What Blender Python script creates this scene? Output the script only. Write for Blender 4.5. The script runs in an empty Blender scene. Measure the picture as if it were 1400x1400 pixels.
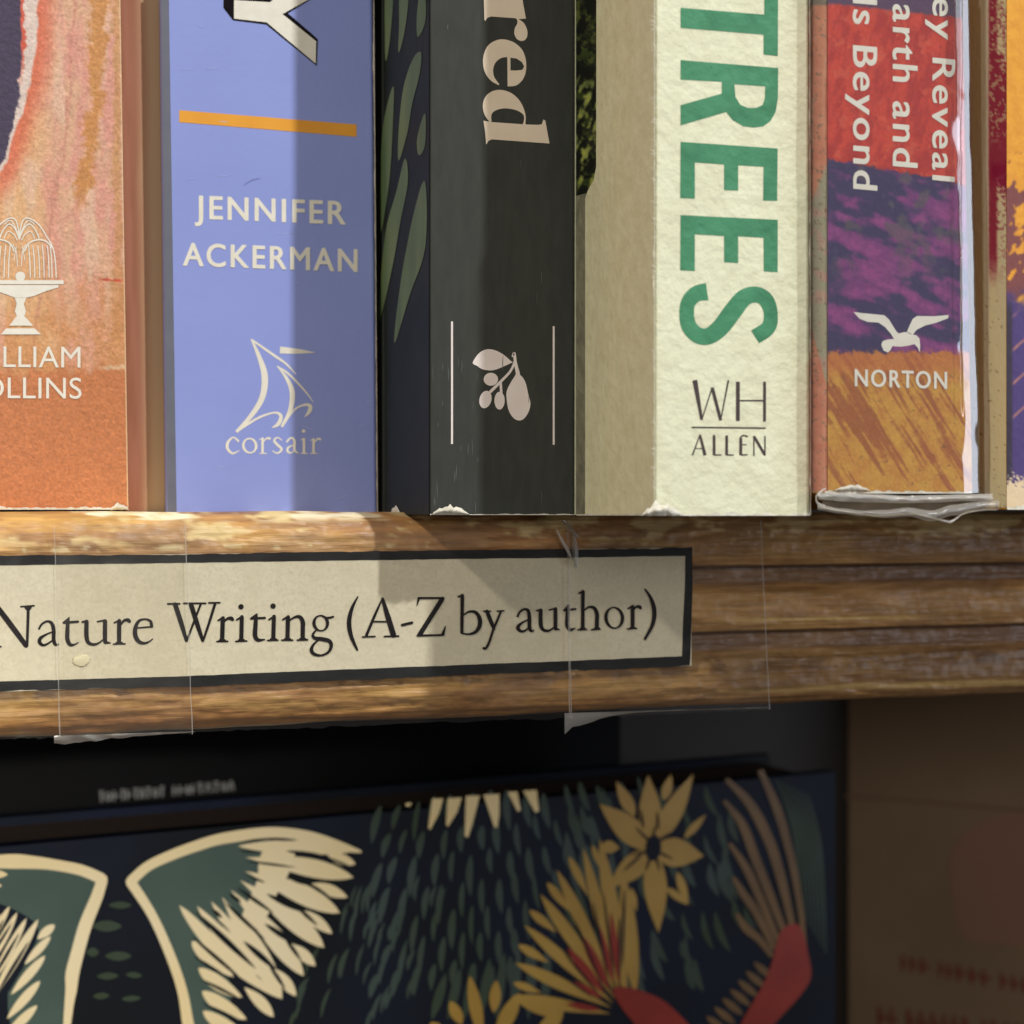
import bpy, bmesh, math, random
from mathutils import Vector, noise
from mathutils.geometry import tessellate_polygon
random.seed(7)
sc = bpy.context.scene
COL = sc.collection
# ------------------------------------------------------------------ camera
F = 2000.0; TH = math.radians(17.6); D = 0.200
CT, ST = math.cos(TH), math.sin(TH)
CAM = Vector((0, -D, 0))
FWD = Vector((ST, CT, 0)); RGT = Vector((CT, -ST, 0)); UP = Vector((0, 0, 1))
cd = bpy.data.cameras.new('camera'); cam = bpy.data.objects.new('camera', cd); COL.objects.link(cam)
cam.location = CAM; cam.rotation_euler = (math.pi/2, 0, -TH)
cd.sensor_width = 36; cd.lens = F/1400*36; cd.clip_start = 0.005; cd.clip_end = 50
cd.dof.use_dof = True; cd.dof.focus_distance = 0.181; cd.dof.aperture_fstop = 27
sc.camera = cam
# ------------------------------------------------------------------ world, lamps, exposure
w = bpy.data.worlds.new('World'); sc.world = w; w.use_nodes = True
w.node_tree.nodes['Background'].inputs[0].default_value = (1.0, 0.90, 0.80, 1)
w.node_tree.nodes['Background'].inputs[1].default_value = 0.11
def lamp(name, kind, az, el, dist, target, power, col, size=0.04, spot=None, size_y=None):
    l = bpy.data.lights.new(name, kind); o = bpy.data.objects.new(name, l); COL.objects.link(o)
    a, e = math.radians(az), math.radians(el)
    t = Vector(target)
    o.location = t + dist*Vector((math.cos(e)*math.sin(a), -math.cos(e)*math.cos(a), math.sin(e)))
    o.rotation_euler = (o.location - t).to_track_quat('Z', 'Y').to_euler()
    l.energy = power; l.color = col
    if kind == 'AREA':
        l.shape = 'DISK' if not size_y else 'RECTANGLE'; l.size = size
        if size_y: l.size_y = size_y
    else:
        l.shadow_soft_size = size/2
    if spot: l.spot_size = math.radians(spot); l.spot_blend = 1.0
    return o
lamp('ceiling_lamp', 'AREA', 26, 48, 1.25, (.05, -.03, 0), 12.2, (0.98, 0.99, 0.98), 0.035)
lamp('ceiling_lamp_left', 'AREA', -58, 38, 1.3, (.05, -.03, 0), 6.6, (1.0, 0.95, 0.84), 0.07)
lamp('low_spot_lamp', 'SPOT', -12, 14, 1.1, (-.030, .045, -.115), 31, (1.0, 0.95, 0.84), 0.03, spot=13)
lamp('added_front_fill', 'AREA', -9, 11, 1.2, (.08, -.02, -.01), 2.2, (1.0, 0.93, 0.84), 0.30)  # unseen fill light added to brighten the shelf under the overhanging books
lamp('window_light', 'AREA', 50, 4, 1.3, (.1, -.05, .03), 5.0, (0.76, 0.85, 1.0), 0.30, size_y=0.9)
sc.view_settings.view_transform = 'Standard'; sc.view_settings.look = 'None'
sc.view_settings.exposure = 0.0; sc.view_settings.gamma = 1.0
sc.cycles.max_bounces = 8; sc.cycles.transparent_max_bounces = 24
sc.cycles.caustics_reflective = False; sc.cycles.caustics_refractive = False

# ------------------------------------------------------------------ helpers
class Plane:
    """a real plane in the bookcase; P() finds the point of it that one photograph pixel looks at"""
    def __init__(s, o, n): s.o = Vector(o); s.n = Vector(n).normalized()
    def P(s, x, y, off=0.0):
        d = FWD + RGT*((x-700)/F) + UP*((700-y)/F)
        t = (s.o - CAM + s.n*off).dot(s.n)/d.dot(s.n)
        return CAM + d*t
def front(d): return Plane((0, d-D, 0), (0, -1, 0))     # parallel to the shelf, d metres from the lens
def side(X): return Plane((X, 0, 0), (-1, 0, 0))
def lin(c):
    return tuple(((v/255)/12.92 if v <= 10 else ((v/255+.055)/1.055)**2.4) for v in c)
def empty(name, loc, label, cat, group=None):
    o = bpy.data.objects.new(name, None); COL.objects.link(o); o.location = loc
    o.empty_display_size = 0.01
    o['label'] = label; o['category'] = cat
    if group: o['group'] = group
    return o
def link(name, verts, faces, mat, parent=None, smooth=False, cols=None, kind=None):
    me = bpy.data.meshes.new(name); me.from_pydata([tuple(v) for v in verts], [], faces)
    if cols:
        ca = me.color_attributes.new('Print', 'FLOAT_COLOR', 'POINT')
        ca.data.foreach_set('color', [c for col in cols for c in (*col, 1.0)])
    me.materials.append(mat)
    if smooth: me.polygons.foreach_set('use_smooth', [True]*len(me.polygons))
    me.update()
    o = bpy.data.objects.new(name, me); COL.objects.link(o)
    if parent:
        o.parent = parent; o.matrix_parent_inverse = parent.matrix_basis.inverted() if False else o.matrix_parent_inverse
        o.location = -Vector(parent.location)
    if kind: o['kind'] = kind
    return o
def mat(name, c1, c2=None, nscale=60, stretch=(1, 1, 1), rough=.6, spec=.35, bump=0, bscale=900, bdist=.0003, bstretch=(1, 1, 1),
        c3=None, n3=20, attr=False, detail=4, coat=0, lo=.35, hi=.65, wear=None):
    m = bpy.data.materials.new(name); m.use_nodes = True; nt = m.node_tree; N = nt.nodes; L = nt.links
    b = N['Principled BSDF']; b.inputs['Roughness'].default_value = rough
    b.inputs['Specular IOR Level'].default_value = spec
    b.inputs['Coat Weight'].default_value = coat; b.inputs['Coat Roughness'].default_value = .12
    tc = N.new('ShaderNodeTexCoord')
    def nz(scale, st, det):
        mp = N.new('ShaderNodeMapping'); mp.inputs['Scale'].default_value = st; L.new(tc.outputs['Object'], mp.inputs['Vector'])
        t = N.new('ShaderNodeTexNoise'); t.inputs['Scale'].default_value = scale; t.inputs['Detail'].default_value = det
        L.new(mp.outputs[0], t.inputs['Vector']); return t
    def ramp(src, a, c):
        r = N.new('ShaderNodeMapRange'); r.inputs['From Min'].default_value = a; r.inputs['From Max'].default_value = c
        L.new(src, r.inputs['Value']); return r.outputs[0]
    def mix(f, A, B):
        x = N.new('ShaderNodeMix'); x.data_type = 'RGBA'
        L.new(f, x.inputs['Factor'])
        for s, v in ((6, A), (7, B)):
            if isinstance(v, tuple): x.inputs[s].default_value = (*v[:3], 1)
            else: L.new(v, x.inputs[s])
        return x.outputs[2]
    if attr:
        at = N.new('ShaderNodeAttribute'); at.attribute_name = 'Print'; out = at.outputs['Color']
        if c2 is not None:
            n = nz(nscale, stretch, 6); mr = N.new('ShaderNodeMapRange'); mr.inputs['From Min'].default_value = .3; mr.inputs['From Max'].default_value = .7
            mr.inputs['To Min'].default_value = c2[0]; mr.inputs['To Max'].default_value = c2[1]; L.new(n.outputs[0], mr.inputs['Value'])
            vm = N.new('ShaderNodeVectorMath'); vm.operation = 'SCALE'; L.new(out, vm.inputs[0]); L.new(mr.outputs[0], vm.inputs['Scale']); out = vm.outputs[0]
    else:
        out = None
    if c2 is not None and not attr:
        n = nz(nscale, stretch, detail)
        out = mix(ramp(n.outputs[0], lo, hi), c1, c2)
        if c3 is not None: out = mix(ramp(nz(n3, stretch, 3).outputs[0], .45, .7), out, c3)
    if out is None: b.inputs['Base Color'].default_value = (*c1[:3], 1)
    else: L.new(out, b.inputs['Base Color'])
    if bump:
        n = nz(bscale, bstretch, 6)
        bp = N.new('ShaderNodeBump'); bp.inputs['Strength'].default_value = bump; bp.inputs['Distance'].default_value = bdist
        L.new(n.outputs[0], bp.inputs['Height']); L.new(bp.outputs[0], b.inputs['Normal'])
    return m
def film(name, fac=.12, rough=.08, tint=(1, 1, 1), milk=.04):
    m = bpy.data.materials.new(name); m.use_nodes = True; nt = m.node_tree; N = nt.nodes; L = nt.links
    N.remove(N['Principled BSDF']); out = N['Material Output']
    tr = N.new('ShaderNodeBsdfTransparent'); tr.inputs[0].default_value = (*tint, 1)
    gl = N.new('ShaderNodeBsdfGlossy'); gl.inputs['Roughness'].default_value = rough
    df = N.new('ShaderNodeBsdfTranslucent'); df.inputs[0].default_value = (.9, .88, .84, 1)
    dd = N.new('ShaderNodeBsdfDiffuse'); dd.inputs[0].default_value = (.9, .88, .84, 1)
    lw = N.new('ShaderNodeLayerWeight'); pw = N.new('ShaderNodeMath'); pw.operation = 'POWER'; pw.inputs[1].default_value = 4; L.new(lw.outputs['Facing'], pw.inputs[0])
    ad = N.new('ShaderNodeMath'); ad.operation = 'MULTIPLY_ADD'; ad.inputs[1].default_value = .7; ad.inputs[2].default_value = fac+.02; L.new(pw.outputs[0], ad.inputs[0])
    md = N.new('ShaderNodeMixShader'); md.inputs[0].default_value = .5; L.new(df.outputs[0], md.inputs[1]); L.new(dd.outputs[0], md.inputs[2])
    m1 = N.new('ShaderNodeMixShader'); m1.inputs[0].default_value = milk; L.new(tr.outputs[0], m1.inputs[1]); L.new(md.outputs[0], m1.inputs[2])
    m2 = N.new('ShaderNodeMixShader'); L.new(ad.outputs[0], m2.inputs[0]); L.new(m1.outputs[0], m2.inputs[1]); L.new(gl.outputs[0], m2.inputs[2])
    tc = N.new('ShaderNodeTexCoord'); t = N.new('ShaderNodeTexNoise'); t.inputs['Scale'].default_value = 90; L.new(tc.outputs['Object'], t.inputs['Vector'])
    bp = N.new('ShaderNodeBump'); bp.inputs['Strength'].default_value = .35; bp.inputs['Distance'].default_value = .0005
    L.new(t.outputs[0], bp.inputs['Height']); L.new(bp.outputs[0], gl.inputs['Normal'])
    L.new(m2.outputs[0], out.inputs['Surface'])
    return m
def zc(ox, oy, s, pts): return [(ox+p[0]/s, oy+p[1]/s) + tuple(v/s for v in p[2:]) for p in pts]
def crom(pts, n=8, closed=False):
    """Catmull-Rom through points of any dimension"""
    k = len(pts); out = []
    if k < 3 and not closed:
        return [tuple(a+(b-a)*i/n for a, b in zip(pts[0], pts[1])) for i in range(n+1)]
    rng = range(k) if closed else range(k-1)
    for i in rng:
        g = (lambda j: pts[j % k]) if closed else (lambda j: pts[max(0, min(k-1, j))])
        p0, p1, p2, p3 = g(i-1), g(i), g(i+1), g(i+2)
        for q in range(n):
            t = q/n
            out.append(tuple(.5*((2*b)+(c-a)*t+(2*a-5*b+4*c-d)*t*t+(3*b-a-3*c+d)*t**3) for a, b, c, d in zip(p0, p1, p2, p3)))
    if not closed: out.append(tuple(pts[-1]))
    return out
class Ink:
    """flat print: polygons and strokes collected in photograph pixels, laid on a plane"""
    def __init__(s, plane, off=.00003): s.pl = plane; s.off = off; s.v = []; s.f = []; s.k = 0
    def z(s): s.k += 1; return s.off + s.k*2.5e-7
    def poly(s, pts, holes=()):
        o = s.z(); loops = [pts, *holes]
        flat = [p for l in loops for p in l]
        tris = tessellate_polygon([[Vector((p[0], p[1], 0)) for p in l] for l in loops])
        b = len(s.v); s.v += [s.pl.P(p[0], p[1], o) for p in flat]
        for t in tris:
            a, bb, c = (flat[i] for i in t)
            ar = (bb[0]-a[0])*(c[1]-a[1])-(bb[1]-a[1])*(c[0]-a[0])
            t = tuple(b+i for i in t)
            s.f.append(t if ar < 0 else t[::-1])
        return s
    def curve(s, pts, n=6, holes=()):
        return s.poly(crom(pts, n, True), [crom(h, n, True) for h in holes])
    def stroke(s, pts, n=7, w=None, cap=True):
        if w is not None: pts = [(p[0], p[1], w) for p in pts]
        if len(pts) == 2: c = [tuple(a+(b-a)*i/4 for a, b in zip(*pts)) for i in range(5)]
        else: c = crom(pts, n)
        L_, R_ = [], []
        for i, (x, y, ww) in enumerate(c):
            a = c[max(0, i-1)]; b = c[min(len(c)-1, i+1)]
            dx, dy = b[0]-a[0], b[1]-a[1]; l = math.hypot(dx, dy) or 1
            nx, ny = -dy/l*max(ww, .05)/2, dx/l*max(ww, .05)/2
            L_.append((x+nx, y+ny)); R_.append((x-nx, y-ny))
        o = s.z(); b = len(s.v); m = len(L_)
        s.v += [s.pl.P(p[0], p[1], o) for p in L_+R_]
        for i in range(m-1): s.f.append((b+i, b+i+1, b+m+i+1, b+m+i))
        if cap:
            for e in (0, -1):
                x, y, ww = c[e]
                if ww > .8: s.disc(x, y, ww/2*.92)
        return s
    def disc(s, x, y, rx, ry=None, n=14, rot=0):
        ry = ry or rx; cr, sr = math.cos(rot), math.sin(rot); o = s.z(); b = len(s.v)
        for i in range(n):
            a = 2*math.pi*i/n; u, v = rx*math.cos(a), ry*math.sin(a)
            s.v.append(s.pl.P(x+u*cr-v*sr, y+u*sr+v*cr, o))
        s.f.append(tuple(range(b+n-1, b-1, -1))); return s
    def spindle(s, a, b, w, skew=.5, bend=0, n=12, pw=.75):
        dx, dy = b[0]-a[0], b[1]-a[1]; l = math.hypot(dx, dy) or 1; nx, ny = -dy/l, dx/l
        L_, R_ = [], []
        for i in range(n+1):
            t = i/n; ww = w/2*(max(0, math.sin(math.pi*t**(math.log(.5)/math.log(skew))))**pw)
            cx, cy = a[0]+dx*t+nx*bend*math.sin(math.pi*t), a[1]+dy*t+ny*bend*math.sin(math.pi*t)
            L_.append((cx+nx*ww, cy+ny*ww)); R_.append((cx-nx*ww, cy-ny*ww))
        return s.poly(L_+R_[::-1][1:-1])
    def ring(s, x, y, rx, ry, thick, thin, rot=0, n=32):
        o = s.z(); b = len(s.v); cr, sr = math.cos(rot), math.sin(rot)
        for i in range(n):
            a = 2*math.pi*i/n
            for sg in (1, -1):
                u, v = (rx+sg*thick/2)*math.cos(a), (ry+sg*thin/2)*math.sin(a)
                s.v.append(s.pl.P(x+u*cr-v*sr, y+u*sr+v*cr, o))
        for i in range(n):
            j = (i+1) % n; s.f.append((b+2*i, b+2*j, b+2*j+1, b+2*i+1))
        return s
    def text(s, string, p0, p1, up, bold=0.0, space=1.0, cap=0.71):
        """string from p0 to p1 along its baseline, capital height given by the vector up"""
        def mesh(b_, off):
            c = bpy.data.curves.new('tmp', 'FONT'); c.body = b_; c.offset = off; c.resolution_u = 5
            ob = bpy.data.objects.new('tmp', c); COL.objects.link(ob)
            dg = bpy.context.evaluated_depsgraph_get(); me = bpy.data.meshes.new_from_object(ob.evaluated_get(dg))
            out = ([(v.co.x, v.co.y) for v in me.vertices], [tuple(p.vertices) for p in me.polygons])
            bpy.data.objects.remove(ob); bpy.data.meshes.remove(me); bpy.data.curves.remove(c)
            return out
        mx = max(v[0] for v in mesh('I', 0)[0]); pen = 0; allv = []; parts = []
        for ch in string:
            adv = (max(v[0] for v in mesh(ch+'I', 0)[0])-mx) if ch != ' ' else .26
            if ch != ' ':
                vs, fs = mesh(ch, 0)
                for dx, dy in (((0, 0),) if bold < .006 else ((0, 0), (bold, 0), (-bold, 0), (0, bold*.6), (0, -bold*.6), (bold*.7, bold*.45), (-bold*.7, bold*.45), (bold*.7, -bold*.45), (-bold*.7, -bold*.45))):
                    cp = [(x+pen+dx, y+dy) for x, y in vs]; parts.append((cp, fs)); allv += cp
            pen += adv+.62*(space-1)+bold*.6
        x0, x1 = min(v[0] for v in allv), max(v[0] for v in allv)
        for vs, fs in parts:
            o = s.z(); b = len(s.v)
            for x, y in vs:
                t = (x-x0)/(x1-x0); h = y/cap
                s.v.append(s.pl.P(p0[0]+(p1[0]-p0[0])*t+up[0]*h, p0[1]+(p1[1]-p0[1])*t+up[1]*h, o))
            for p in fs: s.f.append(tuple(b+i for i in p))
        return s
    def build(s, name, m, parent): return link(name, s.v, s.f, m, parent)
def paint_grid(name, plane, xl, xr, y0, y1, fn, m, parent, step=2.0, off=.00002):
    """a printed sheet: one vertex every few hundredths of a millimetre, each with its ink colour"""
    ny = int((y1-y0)/step); v = []; f = []; cols = []
    nx = int(max(abs(xr(y1)-xl(y1)), abs(xr(y0)-xl(y0)))/step)
    for j in range(ny+1):
        y = y0+(y1-y0)*j/ny; a, b = xl(y), xr(y)
        for i in range(nx+1):
            x = a+(b-a)*i/nx
            v.append(plane.P(x, y, off)); cols.append(lin([max(0, min(255, q)) for q in fn(x, y)]))
    for j in range(ny):
        for i in range(nx):
            k = j*(nx+1)+i; f.append((k, k+nx+1, k+nx+2, k+1))
    return link(name, v, f, m, parent, cols=cols)
def nz2(x, y, s=1.0, sx=1.0, sy=1.0, seed=0, octv=3):
    return noise.fractal(Vector((x*sx/s, y*sy/s, seed*7.3)), .6, 2.0, octv)   # about -1..1
def mixc(a, b, t):
    t = max(0, min(1, t)); return tuple(p+(q-p)*t for p, q in zip(a, b))
def sst(a, b, x):
    t = max(0, min(1, (x-a)/(b-a))); return t*t*(3-2*t)
def cover_shell(name, L0, R0, L1, R1, depth, thick, rad, m, parent, zs=14):
    """cover bent round the spine: front face between the lines L0-L1 and R0-R1 (bottom to top), boards going back"""
    W = (R0-L0).length; prof = []
    def arc(r, off):
        pts = [(off, depth)]
        for i in range(7):
            a = math.pi/2*i/6; pts.append((rad-r*math.cos(a), rad-r*math.sin(a)))
        for i in range(7):
            a = math.pi/2*i/6; pts.append((W-rad+r*math.sin(a), rad-r*math.cos(a)))
        pts.append((W-off, depth)); return pts
    outer = arc(rad, 0); inner = arc(max(rad-thick, .00005), thick)
    ring = outer+inner[::-1]; n = len(ring); v = []; f = []
    for k in range(zs+1):
        t = k/zs; a = L0.lerp(L1, t); b = R0.lerp(R1, t); ax = (b-a)/W
        for (u, d) in ring:
            v.append(a+ax*u+Vector((0, d, 0)))
    for k in range(zs):
        for i in range(n):
            j = (i+1) % n; f.append((k*n+i, k*n+j, (k+1)*n+j, (k+1)*n+i))
    h = n//2
    for k in (0, zs):
        for i in range(h-1):
            q = (k*n+i, k*n+i+1, k*n+n-2-i, k*n+n-1-i); f.append(q if k else q[::-1])
    o = link(name, v, f, m, parent)
    me = o.data; me.update()
    return o
def box(name, lo, hi, m, parent=None, bev=0.0):
    bm = bmesh.new(); bmesh.ops.create_cube(bm, size=1)
    for v in bm.verts: v.co = Vector([(lo[i]+hi[i])/2+v.co[i]*(hi[i]-lo[i]) for i in range(3)])
    if bev: bmesh.ops.bevel(bm, geom=bm.edges[:], offset=bev, segments=2, affect='EDGES')
    v = [x.co.copy() for x in bm.verts]; f = [[q.index for q in p.verts] for p in bm.faces]; bm.free()
    return link(name, v, f, m, parent)
PAGE = mat('page_paper', (.62, .54, .40), (.45, .38, .27), 1500, (1, .02, .02), rough=.8, bump=.5, bscale=1500, bstretch=(1, .02, .02))
def make_book(label, plane, xb, xt, yb, m, thick=.0005, rad=.0006, depth=.125, name='book', cat='book', top=.2, pagetop=.185):
    """xb/xt = left and right edge of the spine at its foot and at the picture's top edge"""
    L0 = plane.P(xb[0], yb); R0 = plane.P(xb[1], yb); Lt = plane.P(xt[0], 0); Rt = plane.P(xt[1], 0)
    R0.z = L0.z
    k = (top-L0.z)/(Lt.z-L0.z)
    L1 = L0+(Lt-L0)*k; R1 = R0+(Rt-R0)*k; R1.z = L1.z
    t = empty(name, ((L0.x+R0.x)/2, L0.y, L0.z), label, cat, 'books standing upright in the upper row')
    cover_shell('cover', L0, R0, L1, R1, depth, thick, rad, m, t)
    e = thick+.0002; v = []
    for a, b, z in ((L0, R0, .0006), (L1, R1, -.002)):
        for q, dy in ((a, .0012), (b, .0012), (b, depth-.002), (a, depth-.002)):
            s = e if q is a else -e
            v.append(Vector((q.x+s, q.y+dy, q.z+z)))
    link('pages', v, [(0, 3, 2, 1), (4, 5, 6, 7), (0, 1, 5, 4), (1, 2, 6, 5), (2, 3, 7, 6), (3, 0, 4, 7)], PAGE, t)
    return t
def scuffs(plane, x0, x1, y, h, m, parent, n=60, name='worn_edge', seed=1, taper=.6):
    """ragged line of bare white board where the printed skin has rubbed off an edge"""
    r = random.Random(seed); up = []
    for i in range(n+1):
        x = x0+(x1-x0)*i/n
        v = h*(.25+.8*abs(nz2(x, y, 26, seed=seed))+.35*abs(nz2(x, y, 5, seed=seed+1)))
        up.append((x, y-v))
    ink = Ink(plane, .00010); ink.poly(up+[(x1, y+.3), (x0, y+.3)])
    return ink.build(name, m, parent)
def vscuff(plane, a, b, wd, m, parent, n=120, side_=1, seed=3, name='worn_edge'):
    pts = []; r = random.Random(seed)
    for i in range(n+1):
        t = i/n; x = a[0]+(b[0]-a[0])*t; y = a[1]+(b[1]-a[1])*t
        pts.append((x+side_*wd*(.35+.6*abs(nz2(x, y, 40, seed=seed))+.35*abs(nz2(x, y, 6, seed=seed+1))), y))
    ink = Ink(plane, .00010); ink.poly([(a[0], a[1])]+pts+[(b[0], b[1])][::1])
    return ink.build(name, m, parent)
def torn_flap(plane, cx, cy, wpx, hpx, m, parent, seed=1, lift=.0007, name='torn_paper'):
    r = random.Random(seed); nx, ny = 14, 5; v = []; f = []
    for j in range(ny+1):
        for i in range(nx+1):
            u, t = i/nx, j/ny
            e = (1-abs(2*u-1)**2.2)
            x = cx+(u-.5)*wpx+r.uniform(-1, 1)*.5
            y = cy-hpx*t*e*(.75+.5*abs(nz2(x, 0, 9, seed=seed)))+r.uniform(-.6, .6)
            v.append(plane.P(x, y, .00012+lift*math.sin(math.pi*min(1, t*.8+.1))*e*(.7+.5*nz2(x, y, 8, seed=seed))))
    for j in range(ny):
        for i in range(nx):
            k = j*(nx+1)+i; f.append((k, k+1, k+nx+2, k+nx+1))
    return link(name, v, f, m, parent, smooth=True)
def ln(x0, x1): return lambda y, a=x0, b=x1: a+(b-a)*y/700.0

# ------------------------------------------------------------------ materials
M_wood = mat('varnished_oak', (1, 1, 1), (.84, 1.12), 1600, (.06, 1, 1.0), rough=.40, spec=.42, attr=True, bump=.65, bscale=700,
             bstretch=(.16, 1, 2), bdist=.0004)
M_inner = mat('dark_shelf_wood', (.030, .021, .015), (.020, .014, .010), 30, (.2, 1, 1), rough=.5)
M_white = mat('bare_board', (.80, .76, .66), (.62, .58, .48), 900, rough=.85, bump=.6, bscale=1400)
M_ink_black = mat('black_ink', (.006, .004, .006), (.012, .008, .01), 900, rough=.7, spec=.05)
M_ink_white = mat('white_ink', (.86, .82, .72), (.80, .76, .66), 700, rough=.5)

# ------------------------------------------------------------------ bookcase
NOSE = .0165
case = empty('bookcase', (.05, 0, -.25), 'wooden bookcase with fluted light brown shelf front carrying a row of upright books', 'bookcase')
def arcp(z0, z1, y0, bulge, n=9):
    return [(z0+(z1-z0)*i/n, y0-bulge*math.sin(math.pi*(i/n))**.7) for i in range(n+1)]
prof = [(0.0, .004), (0.0, -.0125)]
prof += [(-.0004, -.0138), (-.0012, -.0150), (-.0026, -.0159), (-.0042, -.0162), (-.0058, -.0161), (-.0068, -.0156), (-.0074, -.0150)]
prof += [(-.0078, -.0145), (-.0088, -.0144), (-.0098, -.0146)]
prof += [(-.0103, -.0150), (-.0112, -.0158), (-.0128, -.0162), (-.0146, -.0162), (-.0158, -.0157), (-.0166, -.0151)]
prof += [(-.0170, -.0145), (-.0180, -.0144), (-.0190, -.0146)]
prof += [(-.0195, -.0149), (-.0205, -.0157), (-.0222, -.0162), (-.0242, -.0161), (-.0258, -.0154), (-.0268, -.0140), (-.0273, -.0120), (-.0275, .004)]
fine = []
for i in range(len(prof)-1):
    a, b = prof[i], prof[i+1]; q = 6 if abs(a[0]-b[0]) > .0006 else 3
    for k in range(q): fine.append((a[0]+(b[0]-a[0])*k/q, a[1]+(b[1]-a[1])*k/q))
fine.append(prof[-1])
v = []; f = []; nx = 1300; x0, x1 = -.16, .32; wc = []
def wood(x, z):
    g1 = nz2(x, z, .010, .25, 1.4, 301, 5); g2 = nz2(x, z, .0020, .16, 1.2, 302, 5); g3 = nz2(x, z, .012, .35, 1.2, 303, 4)
    c = mixc((212, 162, 92), (178, 128, 78), .5+1.0*g1); c = mixc(c, (226, 180, 106), sst(.1, .5, g2)*.55)
    c = mixc(c, (138, 94, 54), sst(.12, .5, -g2)*.5); c = mixc(c, (156, 122, 96), sst(.1, .5, g3)*.5)
    c = mixc(c, (176, 112, 56), sst(-.0238, -.0262, z)*.45)
    c = mixc(c, (120, 84, 50), sst(.12, .4, nz2(x, z, .0028, .8, 1.3, 308, 3))*sst(.0016, .0006, abs(z+.0212))*.7)
    c = mixc(c, (250, 236, 200), sst(.1, .35, nz2(x, z, .005, .3, 2, 309, 4))*sst(-.0016, -.0006, z)*sst(.055, .035, x))  # worn pale lip, plus highlight brightness painted in at the lit left end
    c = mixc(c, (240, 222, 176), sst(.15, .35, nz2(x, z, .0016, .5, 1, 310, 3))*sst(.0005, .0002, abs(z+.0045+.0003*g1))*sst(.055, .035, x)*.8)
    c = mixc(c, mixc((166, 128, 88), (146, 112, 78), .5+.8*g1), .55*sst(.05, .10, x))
    g4 = nz2(x, z, .0009, .10, 1.0, 306, 3); c = tuple(q*(1+.10*g4) for q in c)
    c = mixc(c, (236, 200, 128), sst(.0007, .0001, abs(z+.0252+.0006*g1))*sst(.075, .11, x)*.8)  # cream highlight streak painted along the lowest reed
    c = mixc(c, (226, 190, 120), sst(.0004, .0001, abs(z+.0152+.0003*g1))*sst(.085, .095, x)*sst(.125, .115, x)*.8)  # highlight on the middle reed, painted as a pale streak
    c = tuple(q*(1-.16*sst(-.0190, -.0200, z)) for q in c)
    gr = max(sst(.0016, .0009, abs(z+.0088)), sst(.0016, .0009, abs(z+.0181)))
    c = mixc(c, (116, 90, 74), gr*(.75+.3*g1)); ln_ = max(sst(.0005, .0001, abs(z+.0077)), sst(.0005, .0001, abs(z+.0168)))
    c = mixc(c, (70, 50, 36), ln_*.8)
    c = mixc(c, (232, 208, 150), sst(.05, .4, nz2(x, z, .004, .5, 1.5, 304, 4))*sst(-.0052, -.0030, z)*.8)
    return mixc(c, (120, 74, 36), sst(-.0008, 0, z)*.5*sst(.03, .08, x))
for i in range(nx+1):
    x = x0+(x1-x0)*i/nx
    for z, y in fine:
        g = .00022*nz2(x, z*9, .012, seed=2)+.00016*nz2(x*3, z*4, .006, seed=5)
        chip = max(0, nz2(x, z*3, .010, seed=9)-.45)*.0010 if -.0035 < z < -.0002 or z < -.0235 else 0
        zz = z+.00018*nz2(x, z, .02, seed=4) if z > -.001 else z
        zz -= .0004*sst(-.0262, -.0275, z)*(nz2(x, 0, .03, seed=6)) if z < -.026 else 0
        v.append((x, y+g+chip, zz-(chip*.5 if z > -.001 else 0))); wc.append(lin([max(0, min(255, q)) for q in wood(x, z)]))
n = len(fine)
for i in range(nx):
    for k in range(n-1): f.append((i*n+k, i*n+k+1, (i+1)*n+k+1, (i+1)*n+k))
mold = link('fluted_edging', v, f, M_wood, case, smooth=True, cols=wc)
box('shelf_board', (-.16, .0045, -.0215), (.32, .17, -.0002), M_inner, case)
box('back_panel', (-.16, .172, -.30), (.32, .18, .32), M_inner, case)
box('lower_shelf_board', (-.16, -.012, -.262), (.32, .17, -.2405), M_inner, case)
box('side_panel', (-.181, -.016, -.30), (-.1605, .18, .32), M_inner, case)

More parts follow.
